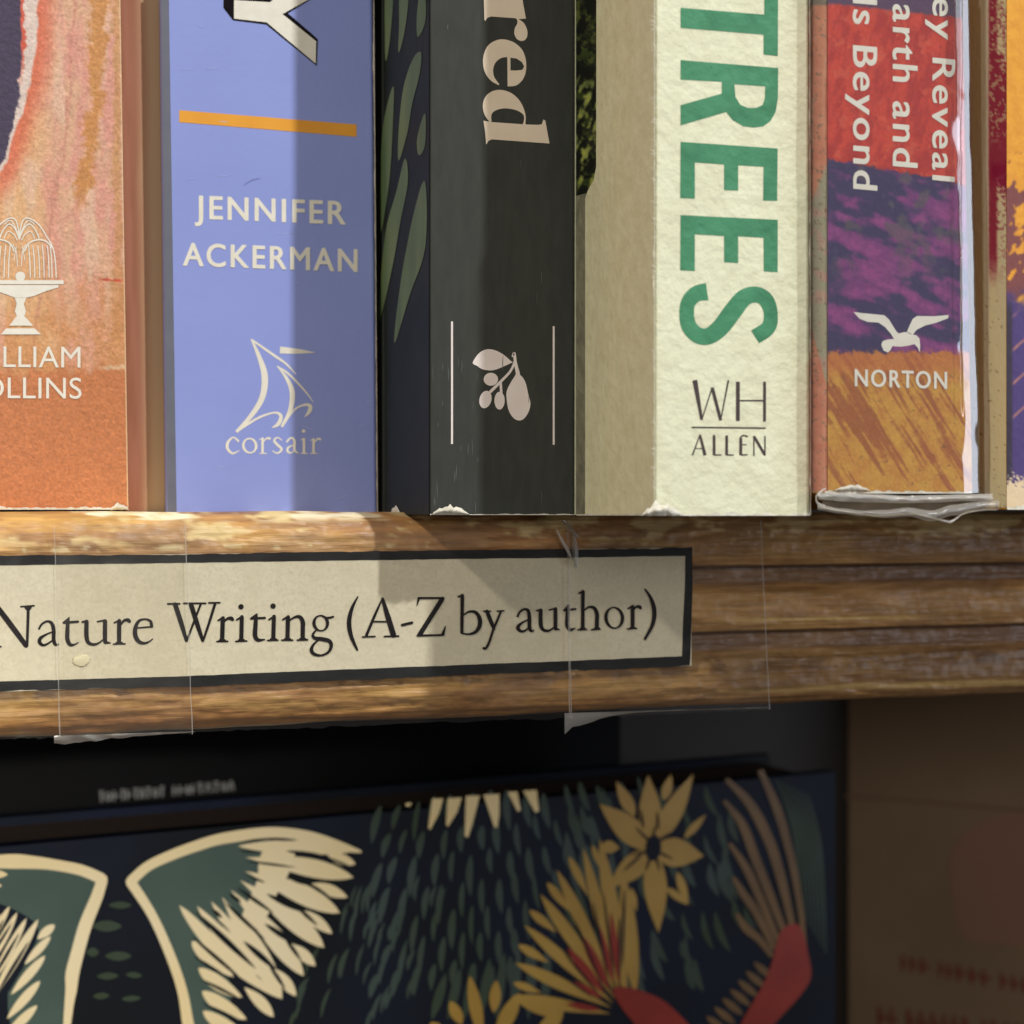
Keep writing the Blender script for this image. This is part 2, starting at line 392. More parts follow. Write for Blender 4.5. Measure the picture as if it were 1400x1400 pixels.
# ------------------------------------------------------------------ 1 orange watercolour book
M_attr = mat('printed_board', (1, 1, 1), rough=.6, attr=True, bump=.5, bscale=1300, bdist=.0003)
M_orange = mat('orange_card', lin((222, 140, 84)), lin((210, 125, 72)), 500, rough=.6, bump=.6, bscale=1300, bdist=.0003)
pl = front(.2000)
b1 = make_book('orange and pink watercolour paperback with a white fountain emblem, leftmost on the shelf', pl, (-120, 176), (-131, 165), 696, M_orange)
def orange(x, y):
    n1 = nz2(x, y, 26, 1.3, .45, 1); n2 = nz2(x, y, 7, 1, 1, 2); n3 = nz2(x, y, 60, 1.6, .35, 3); n4 = nz2(x, y, 3.2, 1, 1, 4)
    c = mixc((228, 178, 146), (226, 160, 142), .5+1.1*n1)
    c = mixc(c, (232, 182, 128), sst(70, 20, x-.05*y+20*n3)*.8)
    c = mixc(c, (236, 205, 176), sst(.15, .6, n3)*.5)
    # brown streak wandering down the right half
    cx = 133-.00028*(y-20)**2 + 10*nz2(0, y, 70, seed=6) if y < 290 else 108
    wv = 9+6*nz2(3, y, 40, seed=8)
    c = mixc(c, (208, 142, 78), sst(wv+5, wv-4, abs(x-cx)+6*n2)*.85*sst(300, 255, y))
    c = mixc(c, (205, 150, 92), sst(8, 2, abs(x-160-4*n1)+3*n2)*.65)
    c = mixc(c, (206, 138, 120), sst(3.5, .5, abs(x-(100-.00012*max(0, y-120)**2-.1*max(0, y-60))+5*n1))*.55)
    # bottom orange
    k = sst(-40, 60, y-395+60*n1+40*n3+(x-100)*.25)
    c = mixc(c, mixc((214, 150, 96), (222, 158, 128), sst(0, .6, n3+.3*n2)), k*.8)
    k = sst(-9, 9, y-(512-.06*x)+14*n1+8*n2)
    c = mixc(c, (206, 130, 84), k)
    # red margin, white band and violet ground at the upper left
    ex = 30-.0000072*max(0, y)**2.93*.9 if y < 260 else -60
    ex = 30-25*(max(0, y)/215.0)**2.6+1.5*n1*4
    bw = 6+13*sst(200, 60, y)
    c = mixc(c, (222, 112, 82), sst(ex+bw+36, ex+bw+4, x+10*n1+3*n2)*.85*sst(300, 230, y))
    c = mixc(c, (230, 208, 196), sst(ex+bw+1.5, ex+bw-1.5, x+1.2*n2))
    c = mixc(c, (216, 96, 74), sst(ex+5, ex+3, x+3*n2)*sst(130, 60, y))
    c = mixc(c, (74, 64, 88), sst(ex+1, ex-1, x+1.2*n2))
    # pale crease marks
    c = mixc(c, (232, 205, 170), sst(4, 1, abs(y-500-6*n1-.1*(x-130)))*sst(125, 150, x)*.7)
    c = mixc(c, (205, 70, 50), sst(3, 1, abs(y-383-2*n2))*sst(132, 145, x)*sst(172, 160, x)*.8)
    c = tuple(q*(.95+.10*n4+.05*n2) for q in c)
    return mixc(c, (240, 214, 170), sst(2.6, .6, (165+11*y/700)-x))
paint_grid('spine_print', pl, lambda y: -100, lambda y: 164.4+11*y/700, -60, 693, orange, M_attr, b1, 1.8)
s = 7.37; A = lambda pts: zc(0, 280, s, pts)
ink = Ink(pl, .0001)
ink.poly(A([(-260, 760), (640, 760), (642, 800), (-260, 800)])).poly(A([(-200, 808), (590, 808), (590, 832), (470, 868), (340, 920), (260, 936), (150, 936), (70, 905), (-40, 868), (-200, 835)]))
ink.disc(*zc(0, 280, s, [(205, 722)])[0], 50/s).poly(A([(150, 938), (265, 938), (240, 1000), (262, 1075), (245, 1120), (335, 1218), (92, 1218), (170, 1120), (150, 1075), (168, 1000)]))
ink.poly(A([(62, 1245), (348, 1245), (412, 1306), (8, 1306)]))
def jet(pts, wv):
    for m_ in (1, -1):
        ink.stroke(A([(195+m_*(p[0]-195), p[1], wv) for p in pts]), cap=False)
jet([(192, 330), (225, 170), (290, 135), (390, 200), (465, 310), (535, 440), (560, 600), (566, 735)], 13)
jet([(192, 350), (240, 240), (300, 195), (360, 260), (395, 340)], 13)
jet([(215, 360), (250, 300), (310, 270), (350, 340)], 10)
jet([(245, 470), (290, 390), (380, 352), (470, 372), (530, 440)], 15)
jet([(205, 300), (260, 180), (300, 160), (350, 200)], 10)
for k, xx in enumerate((300, 345, 395, 440, 490, 520)):
    jet([(xx-14, 400+8*(k % 3)), (xx, 560), (xx+5, 735)], 11)
jet([(225, 420), (250, 560)], 8); jet([(260, 400), (225, 480), (215, 620)], 8)
ink.build('fountain_emblem', M_ink_white, b1)
ink = Ink(pl, .0001)
ink.text('WILLIAM', (-52, 501.5), (110, 502.5), (0, -29), bold=.004, cap=.70)
ink.text('COLLINS', (-56, 544), (111.5, 545), (0, -29), bold=.004, cap=.70)
ink.build('lettering', M_ink_white, b1)
scuffs(pl, -110, 175, 696.5, 4.5, M_white, b1, seed=2, n=120)
torn_flap(pl, 163, 697, 26, 10, M_white, b1, seed=5, lift=.0004)

# ------------------------------------------------------------------ recessed book in the gap
M_brown = mat('brown_cloth', lin((208, 142, 108)), lin((190, 126, 92)), 300, (1, 1, .1), rough=.6)
M_tan = mat('tan_cloth', lin((230, 202, 152)), lin((218, 188, 138)), 300, (1, 1, .1), rough=.6)
plg = front(.2045)
b0 = make_book('narrow brown and tan spine set back in the gap left of the blue book', plg, (160, 231), (152, 223), 706, M_brown, rad=.0012, thick=.0005)
M_cloth = mat('printed_cloth', (1, 1, 1), rough=.6, attr=True)
def gapc(x, y):
    u = x+8-8*y/700; n = nz2(x, y, 30, 2, .2, 401)
    return mixc(mixc((172, 116, 90), (160, 104, 76), .5+n), (212, 182, 138), sst(188, 214, u+3*n))
paint_grid('spine_print', plg, lambda y: 161-8+8*y/700, lambda y: 230-8+8*y/700, -40, 703, gapc, M_cloth, b0, 2.0)

# ------------------------------------------------------------------ 2 blue book
M_blue = mat('periwinkle_card', lin((144, 158, 226)), lin((140, 154, 221)), 60, rough=.45, spec=.4, bump=.12, bscale=1100, bdist=.0002)
b2 = make_book('periwinkle blue paperback with orange bar and white sailing ship emblem', pl, (229, 516.5), (221, 511), 703, M_blue)
M_slate = mat('slate_side_shade', lin((108, 110, 124)), lin((100, 103, 118)), 200, rough=.5)
Ink(pl, .00002).poly([(219.5, -60), (230, -60), (241.5, 702.5), (229.3, 702.5)]).build('painted_side_shade', M_slate, b2)  # slate strip painted on the spine as its shaded left side
Bz = lambda pts: zc(300, 350, 3.783, pts)
M_bar = mat('orange_ink', lin((238, 166, 50)), lin((232, 158, 44)), 200, rough=.5)
Ink(pl).poly([(245, 150.5), (487.5, 170.2), (487.5, 187), (245, 167)]).build('orange_bar', M_bar, b2)
ink = Ink(pl)
ink.text('JENNIFER', (266, 298.3), (472.5, 306.5), (0, -31.5), bold=.022, space=1.12, cap=.70)
ink.text('ACKERMAN', (250, 362.5), (489, 371.5), (0, -31), bold=.022, space=1.12, cap=.70)
ink.build('author_lettering', M_ink_white, b2)
ink = Ink(pl)
for p in ([(98, 957, 12), (72, 938, 8), (45, 962, 14), (42, 995, 15), (68, 1021, 11), (102, 1006, 4)],
          [(223, 944, 13), (223, 1018, 13)], [(208, 1021, 5), (243, 1021, 5)], [(207, 950, 4), (226, 940, 6)], [(226, 962, 5), (244, 943, 9), (260, 944, 14)],
          [(322, 952, 6), (300, 939, 7), (283, 955, 12), (302, 978, 14), (322, 1000, 12), (300, 1020, 8), (276, 1008, 6)],
          [(349, 960, 10), (370, 940, 9), (388, 956, 13), (388, 1002, 13), (406, 1019, 5)], [(386, 976, 5), (357, 990, 10), (352, 1008, 12), (370, 1019, 8), (387, 1004, 4)],
          [(437, 946, 13), (437, 1018, 13)], [(420, 952, 4), (438, 944, 6)], [(420, 1021, 5), (455, 1021, 5)],
          [(487, 948, 13), (487, 1018, 13)], [(471, 954, 4), (488, 946, 6)], [(471, 1021, 5), (506, 1021, 5)], [(490, 966, 5), (508, 946, 9), (521, 948, 13)]):
    ink.stroke(Bz(p), n=5)
x, y = Bz([(157, 981)])[0]; ink.ring(x, y, 33/3.783, 37/3.783, 14/3.783, 8/3.783, rot=-.2)
x, y = Bz([(435, 905)])[0]; ink.disc(x, y, 2.4)
ink.build('publisher_lettering', M_ink_white, b2)
ink = Ink(pl)
for p in ([(165, 430, 8), (205, 520, 22), (234, 620, 33), (222, 730, 30), (165, 825, 24), (88, 910, 16)],
          [(90, 906, 14), (200, 838, 12), (285, 810, 10), (318, 828, 18), (305, 868, 20), (272, 888, 5)],
          [(165, 432, 10), (280, 512, 13), (345, 558, 11), (396, 612, 5)],
          [(300, 572, 8), (360, 612, 11), (440, 695, 9), (486, 756, 3)],
          [(300, 568, 6), (352, 640, 18), (377, 710, 27), (365, 800, 22), (322, 884, 14)],
          [(322, 884, 10), (385, 798, 10), (440, 770, 12), (470, 778, 20), (462, 808, 18), (440, 832, 3)]):
    ink.stroke(Bz(p), cap=False)
ink.poly(Bz([(315, 468), (420, 482), (500, 500), (400, 506), (312, 504)]))
ink.build('ship_emblem', M_ink_white, b2)
Yz = lambda pts: zc(300, 0, 4, pts)
Ink(pl, .00005).poly(Yz([(20, -220), (22, 42), (74, 110), (256, 133), (532, 360), (538, 215), (500, 180), (374, 72), (492, 0), (640, -100), (640, -220)])).build('title_letter_shadow', M_ink_black, b2)
Ink(pl, .00009).poly(Yz([(80, 0), (80, 102), (258, 122), (526, 347), (529, 226), (345, 77), (482, 0), (600, -70), (520, -170), (275, 12)])).build('title_letter', M_ink_white, b2)
M_edge = mat('cover_edge', (.74, .66, .56), rough=.7)
vscuff(pl, (511.0, -60), (516.4, 702), -1.9, M_edge, b2, seed=12, name='cover_edge')
scuffs(pl, 230, 516, 703.2, 1.6, M_white, b2, seed=8, n=140)
M_dent = mat('dent_crease', lin((120, 128, 190)), rough=.5)
M_lite = mat('light_scratch', lin((176, 188, 236)), rough=.5); ink = Ink(pl); r = random.Random(31)
for k in range(16):
    x, y, a, h = r.uniform(245, 500), r.uniform(20, 690), r.uniform(-.4, .4), r.uniform(5, 22)
    ink.stroke([(x, y, .2), (x+h*.5, y+a*h*.5+.6, .8), (x+h, y+a*h, .2)], cap=False)
link('fine_scratches', ink.v, ink.f, M_lite, b2, kind='stuff')
ink = Ink(pl); ink.stroke([(333, 253, .6), (345, 246, 1.8), (356, 244, .6)], cap=False); ink.build('crease', M_dent, b2)

# ------------------------------------------------------------------ 3 dark green-grey book
d3 = .1743; X3 = side(0.0446)
pl3 = front(d3)
M_dark = mat('charcoal_cloth', lin((66, 68, 65)), lin((61, 63, 60)), 900, (1, 1, .25), rough=.6, spec=.12, bump=.25, bscale=900, bstretch=(1, 1, .15), bdist=.0002)
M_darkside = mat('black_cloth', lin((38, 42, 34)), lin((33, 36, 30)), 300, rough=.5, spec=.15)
b3 = make_book('dark charcoal book with a pink berry sprig emblem and leaf pattern on its side', pl3, (587, 785.5), (587, 785), 704, M_dark, rad=.0004)
ink = Ink(X3, .00004); ink.poly([(524, -60), (586.4, -60), (586.4, 703.5), (526, 703)])
ink.build('side_cover', M_darkside, b3)
M_leaf = mat('dull_green_ink', lin((116, 130, 84)), lin((88, 108, 74)), 160, (1, 1, .3), rough=.5, spec=.3)
Lz = lambda pts: zc(510, 0, 2.978, pts)
ink = Ink(X3, .0001)
for p in ([(50, -40), (82, -40), (70, 150), (52, 250), (48, 150)], [(110, -40), (145, -40), (130, 120), (104, 215), (106, 110)],
          [(190, -20), (212, -20), (212, 90), (182, 150), (178, 70)],
          [(196, 215), (190, 300), (160, 420), (140, 540), (104, 655), (105, 520), (125, 350), (165, 235)],
          [(82, 350), (82, 480), (70, 700), (50, 850), (32, 945), (28, 800), (40, 520)],
          [(212, 460), (212, 590), (186, 632), (180, 560)],
          [(130, 645), (142, 740), (112, 900), (80, 1080), (32, 1290), (22, 1260), (50, 950), (95, 780)],
          [(212, 740), (213, 1005), (150, 1200), (92, 1390), (90, 1330), (120, 1100), (170, 850)]):
    ink.curve(Lz(p), 5)
ink.build('leaf_print', M_leaf, b3)
M_pink = mat('pale_pink_ink', lin((242, 232, 230)), lin((236, 224, 222)), 400, rough=.45)
M_title = mat('beige_ink', lin((238, 222, 202)), lin((232, 214, 194)), 300, rough=.5)
Rz = lambda pts: zc(640, 0, 6.667, pts)
ink = Ink(pl3)
ink.poly(Rz([(120, -160), (470, -160), (500, 20), (527, 170), (455, 174), (430, 166), (210, 150), (175, 162), (158, 192), (148, 180), (144, 0)]))
ink.curve(Rz([(436, 166), (470, 180), (512, 215), (537, 270), (540, 325), (520, 362), (483, 373), (445, 355), (422, 310), (426, 258), (448, 215), (448, 185)]), 5)
ehole = crom(Rz([(386, 528), (440, 532), (490, 565), (510, 610), (492, 638), (440, 642), (386, 640)]), 4, True)
eout = crom(Rz([(360, 788), (440, 778), (500, 722), (528, 640), (525, 540), (490, 450), (415, 385), (320, 358), (245, 372), (182, 415), (145, 490), (136, 580), (158, 670), (212, 738), (278, 776)]), 5)
ein = crom(Rz([(284, 766), (240, 705), (228, 635), (250, 570), (300, 530), (357, 520)]), 5)
ink.poly(eout+ein, [Rz([(386, 526), (440, 533), (490, 565), (510, 605), (495, 636), (440, 643), (386, 641)])])
ink.poly(Rz([(140, 1100), (205, 1112), (520, 1134), (640, 1138), (672, 1132), (686, 1088), (704, 1100), (742, 1308), (215, 1270), (185, 1285), (165, 1318), (155, 1200)]))
dout = crom(Rz([(196, 1112), (150, 1045), (134, 960), (158, 882), (220, 832), (305, 820), (400, 852), (478, 930), (522, 1040), (522, 1136)]), 5)
din = crom(Rz([(498, 1134), (511, 1085), (500, 1042), (440, 1005), (340, 988), (262, 1002), (215, 1040), (213, 1112)]), 5)
ink.poly(dout+din)
ink.build('title_lettering', M_title, b3)
Gz = lambda pts: zc(640, 460, 10.77, pts)
ink = Ink(pl3)
ink.curve(Gz([(68, 390), (130, 280), (210, 212), (310, 187), (430, 216), (540, 282), (625, 358), (660, 376), (610, 402), (500, 452), (400, 490), (320, 500), (210, 482), (130, 432)]), 4)
ink.stroke(Gz([(655, 290, 30), (680, 250, 40), (696, 380, 44), (735, 555, 60)])).stroke(Gz([(690, 370, 36), (620, 515, 36), (480, 665, 40), (330, 812, 44)])).stroke(Gz([(480, 680, 34), (488, 835, 38)]))
ink.disc(*Gz([(335, 630)])[0], 106/10.77, 96/10.77, n=20).disc(*Gz([(255, 928)])[0], 88/10.77, 132/10.77, n=20, rot=.25).disc(*Gz([(463, 945)])[0], 76/10.77, 132/10.77, n=20)
ink.curve(Gz([(720, 535), (800, 600), (852, 700), (885, 850), (917, 985), (890, 1110), (820, 1212), (740, 1237), (660, 1192), (598, 1090), (570, 950), (568, 810), (620, 690), (690, 580)]), 4)
ink.build('berry_emblem', M_pink, b3)
ink = Ink(pl3); ink.stroke([(618, 439.5), (618, 607)], w=2.7, cap=False).stroke([(757, 446), (757, 608)], w=2.6, cap=False); ink.build('fine_line', M_pink, b3)
M_rub = mat('rubbed_cloth', lin((92, 98, 96)), rough=.6); r = random.Random(77); ink = Ink(pl3)
for k in range(26):
    x = r.uniform(592, 660) if k < 18 else r.uniform(600, 780); y = r.uniform(480, 690) if k < 18 else r.uniform(20, 690); h = r.uniform(6, 26)
    ink.stroke([(x, y, .3), (x+r.uniform(-1, 1), y+h/2, r.uniform(.5, 1.1)), (x+r.uniform(-1, 1), y+h, .3)], cap=False)
link('rub_marks', ink.v, ink.f, M_rub, b3, kind='stuff')
scuffs(pl3, 588, 785, 703.8, 1.5, M_white, b3, seed=9, n=90)
torn_flap(pl3, 616, 703.5, 52, 13, M_white, b3, seed=11, lift=.0009)
torn_flap(X3, 541, 703, 14, 12, M_white, b3, seed=12, lift=.0004)

# ------------------------------------------------------------------ 4 cream book
d4 = .1488; X4 = side(.0636); pl4 = front(d4)
M_cream = mat('rough_cream_card', lin((226, 226, 196)), lin((218, 217, 186)), 380, rough=.75, spec=.25, bump=.55, bscale=800, bdist=.00045)
M_creamside = mat('smooth_cream_card', lin((238, 232, 194)), lin((230, 222, 182)), 420, rough=.75, spec=.2, bump=.32, bscale=760, bdist=.0005)
b4 = make_book('thick cream book with large green capital letters running down its spine', pl4, (895, 1108.5), (896, 1107), 704.5, M_cream, rad=.0004, thick=.0006)
ink = Ink(X4, .00004)
ink.poly([(815.5, -60), (894.6, -60), (894.4, 704), (800, 704), (800, 272), (803, 262), (812, 245), (815, 228)])
ink.build('side_cover', M_creamside, b4)
M_under = mat('grey_olive_layer', lin((150, 145, 118)), lin((120, 118, 98)), 420, rough=.8, bump=.6, bscale=900)
ink = Ink(X4, .00002); ink.poly([(787.5, 268), (801.5, 264), (801.5, 704), (787.5, 704)]); ink.build('inner_layer', M_under, b4)
M_attr2 = mat('printed_photo', (1, 1, 1), rough=.4, attr=True)
def foliage(x, y):
    n1 = nz2(x, y, 16, seed=31, octv=4); n2 = nz2(x+y*.3, y, 15, 1.5, .7, 33, 2)
    c = mixc((22, 24, 18), (62, 74, 34), sst(.05, .5, n1))
    k = sst(-.1, .5, n2+.3*n1)*(sst(90, 125, y)*sst(275, 235, y)*.9+.35)
    return mixc(c, mixc((150, 164, 92), (196, 200, 96), n1+.5), k*.75)
paint_grid('foliage_print', X4, lambda y: 787.5, lambda y: 816.5, -60, 272, foliage, M_attr2, b4, 1.5, off=.00001)
M_green = mat('green_ink', lin((72, 140, 102)), lin((62, 126, 90)), 300, rough=.7, bump=.55, bscale=620, bdist=.0005)
Tz = lambda pts: zc(850, 0, 4, pts)
ink = Ink(pl4)
ink.poly(Tz([(780, -240), (856, -240), (854, 306), (776, 298), (776, 189), (322, 152), (322, 42), (780, 80)]))
ink.poly(Tz([(322, 328), (856, 372), (854, 540), (842, 610), (815, 660), (775, 690), (725, 697), (665, 690), (605, 655), (572, 612), (322, 685), (322, 575), (547, 512), (548, 447), (322, 435)]),
         [Tz([(616, 460), (785, 472), (783, 540), (770, 575), (735, 590), (690, 590), (648, 572), (622, 530)])])
ink.poly(Tz([(322, 775), (853, 812), (850, 1098), (774, 1096), (776, 912), (637, 904), (637, 1042), (560, 1039), (560, 899), (400, 888), (400, 1086), (320, 1083)]))
ink.poly(Tz([(322, 1176), (853, 1202), (853, 1488), (777, 1484), (776, 1300), (637, 1292), (637, 1438), (560, 1434), (560, 1290), (400, 1281), (400, 1482), (320, 1478)]))
Wz = lambda pts: zc(850, 350, 3.783, pts)
ink.stroke(Wz([(442, 184, 90), (385, 196, 82), (345, 240, 76), (336, 305, 76), (352, 370, 80), (400, 412, 84), (455, 412, 86), (515, 365, 92), (575, 285, 94), (635, 215, 88), (700, 200, 82), (750, 232, 78), (771, 300, 72), (758, 370, 76), (690, 418, 78)]), cap=False)
ink.build('title_lettering', M_green, b4)
M_pub = mat('brown_black_ink', lin((70, 58, 58)), rough=.7)
ink = Ink(pl4)
for p in ([(378, 642, 26), (414, 848, 14)], [(414, 848, 6), (468, 680, 7)], [(468, 680, 18), (512, 850, 16)], [(512, 850, 6), (552, 642, 9)],
          [(601, 650, 20), (601, 853, 20)], [(739, 650, 15), (739, 856, 15)], [(601, 748, 8), (739, 748, 8)], [(362, 886, 8), (745, 890, 8)],
          [(405, 925, 6), (366, 1030, 8)], [(405, 925, 12), (431, 1031, 17)], [(377, 996, 5), (424, 996, 5)],
          [(478, 926, 14), (478, 1030, 14)], [(478, 1029, 7), (516, 1029, 7)], [(543, 928, 14), (543, 1030, 14)], [(543, 1029, 7), (580, 1029, 7)],
          [(616, 942, 15), (616, 1030, 15)], [(612, 942, 8), (628, 928, 8), (652, 934, 8)], [(616, 976, 5), (645, 976, 5)], [(616, 1029, 7), (652, 1028, 7)],
          [(684, 930, 6), (684, 1033, 7)], [(684, 932, 14), (741, 1030, 14)], [(741, 930, 7), (741, 1033, 7)]):
    ink.stroke(Wz(p), n=5, cap=False)
ink.build('publisher_lettering', M_pub, b4)
vscuff(pl4, (895.5, -60), (895, 704), -2.2, M_white, b4, seed=21, n=260)
vscuff(pl4, (1107.5, -60), (1108.8, 704), -2.2, M_white, b4, seed=22, n=160)
scuffs(pl4, 895, 1108, 704.8, 5, M_white, b4, seed=23, n=120)
scuffs(X4, 788, 894, 704.5, 3, M_white, b4, seed=24, n=80)
torn_flap(pl4, 905, 705, 56, 19, M_white, b4, seed=25, lift=.0011)
# stray fibres standing off the rubbed corner
v = []; f = []; r = random.Random(4)
for i in range(46):
    y = r.uniform(0, 690); a = r.uniform(-2.6, -1.0); ln_ = r.uniform(3, 9); x = 895
    p = [(x+1.0, y), (x+math.cos(a)*ln_*-.5-3, y+math.sin(a)*ln_*.4), (x-4-r.random()*4, y-r.uniform(-2, 5))]
    b = len(v)
    for k, (qx, qy) in enumerate(p):
        v += [pl4.P(qx, qy, .0002+.0002*k), pl4.P(qx, qy+.7*(1-k/2.2), .0002+.0002*k)]
    f += [(b, b+1, b+3, b+2), (b+2, b+3, b+5, b+4)]
link('loose_fibres', v, f, M_white, b4, kind='stuff')

# ------------------------------------------------------------------ 5 red and purple book in a clear jacket
d5 = .1462; pl5 = front(d5); X5 = side(pl5.P(1131, 600).x)
M_gold = mat('gold_card', lin((205, 150, 60)), rough=.5)
b5 = make_book('red and purple painted book with white gull emblem wrapped in a clear plastic jacket', pl5, (1131, 1330), (1131, 1316), 674, M_gold, rad=.0006)
def painted(x, y):
    xx = x-1130
    n1 = nz2(x+.5*y, y-.35*x, 30, 1.0, 1.8, 41, 4); n2 = nz2(x, y, 7, 1, 1, 42); n3 = nz2(x, y, 22, 1, 1, 43, 4); n4 = nz2(x, y, 3, 1, 1, 44)
    red = mixc((205, 62, 44), (176, 40, 36), .5+1.2*nz2(x+.2*y, y, 18, 1.4, .5, 45)); red = mixc(red, (214, 92, 66), sst(.3, .6, n3)*.6)
    red = mixc(red, (120, 40, 40), sst(.7, .95, n2)*.4)
    n5 = nz2(x*.9+y*.4, y*.9-x*.4, 46, .55, 1.5, 49, 3); pur = mixc((54, 44, 88), (118, 52, 116), sst(-.3, .25, n5+.25*n3)); pur = mixc(pur, (150, 66, 130), sst(.0, .6, n5*.6+n3*.5+.1*n2)*.8)
    pur = mixc(pur, (92, 84, 90), sst(.1, .5, nz2(x, y, 40, 1.3, 1, 48))*sst(420, 300, y)*.7)
    dg = nz2(x*.86-y*.5, y*.86+x*.5, 26, 2.2, .35, 46, 4)
    gold = mixc((206, 152, 62), (196, 132, 56), .5+n3); gold = mixc(gold, (150, 76, 44), sst(.0, .45, nz2(x*.9-y*.55, y*.3, 24, 1.6, .5, 47, 4)+.15*n2)*.75)
    gold = mixc(gold, (92, 66, 56), sst(.8, .95, n2)*.6); gold = mixc(gold, (186, 100, 56), sst(40, 10, y-485)*.6)
    e1 = 216+xx*.19+4*n2; e2 = 481+5*n2; e0 = 4+xx*.11+2*n2
    c = mixc(red, pur, sst(e1-2, e1+2, y)); c = mixc(c, gold, sst(e2-3, e2+3, y)); c = mixc((84, 58, 90), c, sst(e0-2, e0+2, y))
    return tuple(q*(1+.08*n4) for q in c)
M_print5 = mat('painted_print', (1, 1, 1), rough=.5, attr=True, bump=.3, bscale=900)
paint_grid('spine_print', pl5, lambda y: 1131.6, lambda y: 1315+15*y/700, -50, 671, painted, M_print5, b5, 1.8)
def coral(x, y):
    n = nz2(x, y, 20, seed=51); n2 = nz2(x, y, 6, seed=52)
    c = mixc((244, 146, 122), (232, 124, 104), .5+n)
    k = sst(-5, 5, y-(275-(x-1110)*2.5))*sst(5, -5, y-(452+(x-1110)*3.6))
    g = mixc((176, 168, 154), (206, 156, 154), sst(0, .5, n)); c = mixc(c, g, k); c = mixc(c, (120, 108, 110), sst(9, 5, y))
    return mixc(c, (110, 90, 80), sst(.45, .65, n2)*.7)
paint_grid('side_print', X5, lambda y: 1104, lambda y: 1130.6, -50, 672, coral, M_print5, b5, 2.0)
ink = Ink(pl5)
ink.text('ds Beyond', (1166.5, -22), (1167, 258), (33, 3), bold=.016, space=1.1, cap=.70)
ink.text('arth and', (1221, 5), (1221, 227), (34, 3), bold=.016, space=1.1, cap=.70)
ink.text('ey Reveal', (1275.5, -4), (1275, 246), (31, 3), bold=.016, space=1.1, cap=.70)
ink.text('NORTON', (1168.5, 527.6), (1295, 531.5), (0, -23.2), bold=.024, space=1.12, cap=.70)
ink.build('lettering', M_ink_white, b5)
Nz = lambda pts: zc(1120, 260, 5, pts)
ink = Ink(pl5)
ink.poly(Nz([(235, 832), (290, 840), (345, 845), (445, 855), (478, 885), (505, 930), (530, 968), (545, 980), (580, 970), (600, 972), (625, 985), (665, 992), (686, 1015), (690, 1060), (688, 1110), (676, 1080), (652, 1052), (615, 1062), (560, 1070), (500, 1066), (488, 1092), (470, 1110), (440, 1096), (424, 1056), (434, 1032), (470, 1020), (512, 1018), (492, 985), (450, 935), (405, 905), (330, 900), (275, 878)]))
ink.poly(Nz([(600, 968), (618, 925), (640, 880), (668, 860), (790, 862), (885, 853), (882, 875), (805, 905), (725, 925), (665, 955), (640, 988)]))
ink.build('gull_emblem', M_ink_white, b5)
scuffs(pl5, 1128, 1329, 674.5, 5, M_white, b5, seed=52, n=90)
torn_flap(pl5, 1165, 671, 50, 9, M_white, b5, seed=53, lift=.0005)
# clear jacket: sheet round the spine with a bulging right corner and a crumpled hem
M_film = film('clear_plastic', .10, .07, (.97, .97, .96), .03)
jk_prof = []
Xa = pl5.P(1127, 500).x-.0004; Xb = pl5.P(1330, 500).x
Y5 = d5-D
def jprof(t):
    """t 0..1 round the jacket, returns (x, y)"""
    pts = [(Xa, Y5+.03), (Xa, Y5-.0010), (Xa, Y5-.0010), (Xa+.004, Y5-.0010), (Xb-.0030, Y5-.00108), (Xb-.0018, Y5-.00104), (Xb-.0006, Y5-.00087), (Xb+.0006, Y5-.00069), (Xb+.0013, Y5+.0003), (Xb+.0016, Y5+.03)]
    return pts
P_ = jprof(0); P2 = []
for i in range(len(P_)-1):
    q = 8 if i in (3,) else 4
    if i in (0, 8): q = 2
    if i == 6: q = 4
    for k in range(q): P2.append(tuple(a+(b-a)*k/q for a, b in zip(P_[i], P_[i+1])))
P2.append(P_[-1])
v = []; f = []; nzv = 120; ztop = .2; zbot = .0022
for j in range(nzv+1):
    z = zbot+(.054-zbot)*j/(nzv-12) if j < nzv-12 else .054+(ztop-.054)*(j-nzv+12)/12
    for i, (x, y) in enumerate(P2):
        u = i/(len(P2)-1)
        lean = -.0013*max(0, z-.0)/.05 if x > Xb-.002 else 0
        crum = 0
        yy = y + .00022*nz2(x, z, .012, seed=61)*(1-crum)+crum*(-.0012*abs(nz2(x, z, .006, seed=62))-.0003)
        zz = z + crum*.0012*nz2(x, 0, .007, seed=63)*sst(.002, -.001, z)
        v.append((x+lean+.00012*nz2(y, z, .008, seed=64), yy, zz))
n = len(P2)
for j in range(nzv):
    for i in range(n-1):
        if abs(P2[i][0]-P2[i+1][0])+abs(P2[i][1]-P2[i+1][1]) > 1e-7: f.append((j*n+i, j*n+i+1, (j+1)*n+i+1, (j+1)*n+i))
jacket = empty('plastic_jacket', ((Xa+Xb)/2, Y5, 0), 'clear glossy plastic jacket with crumpled bottom hem around the red and purple book', 'book jacket')
link('plastic_sheet', v, f, M_film, jacket, smooth=True)
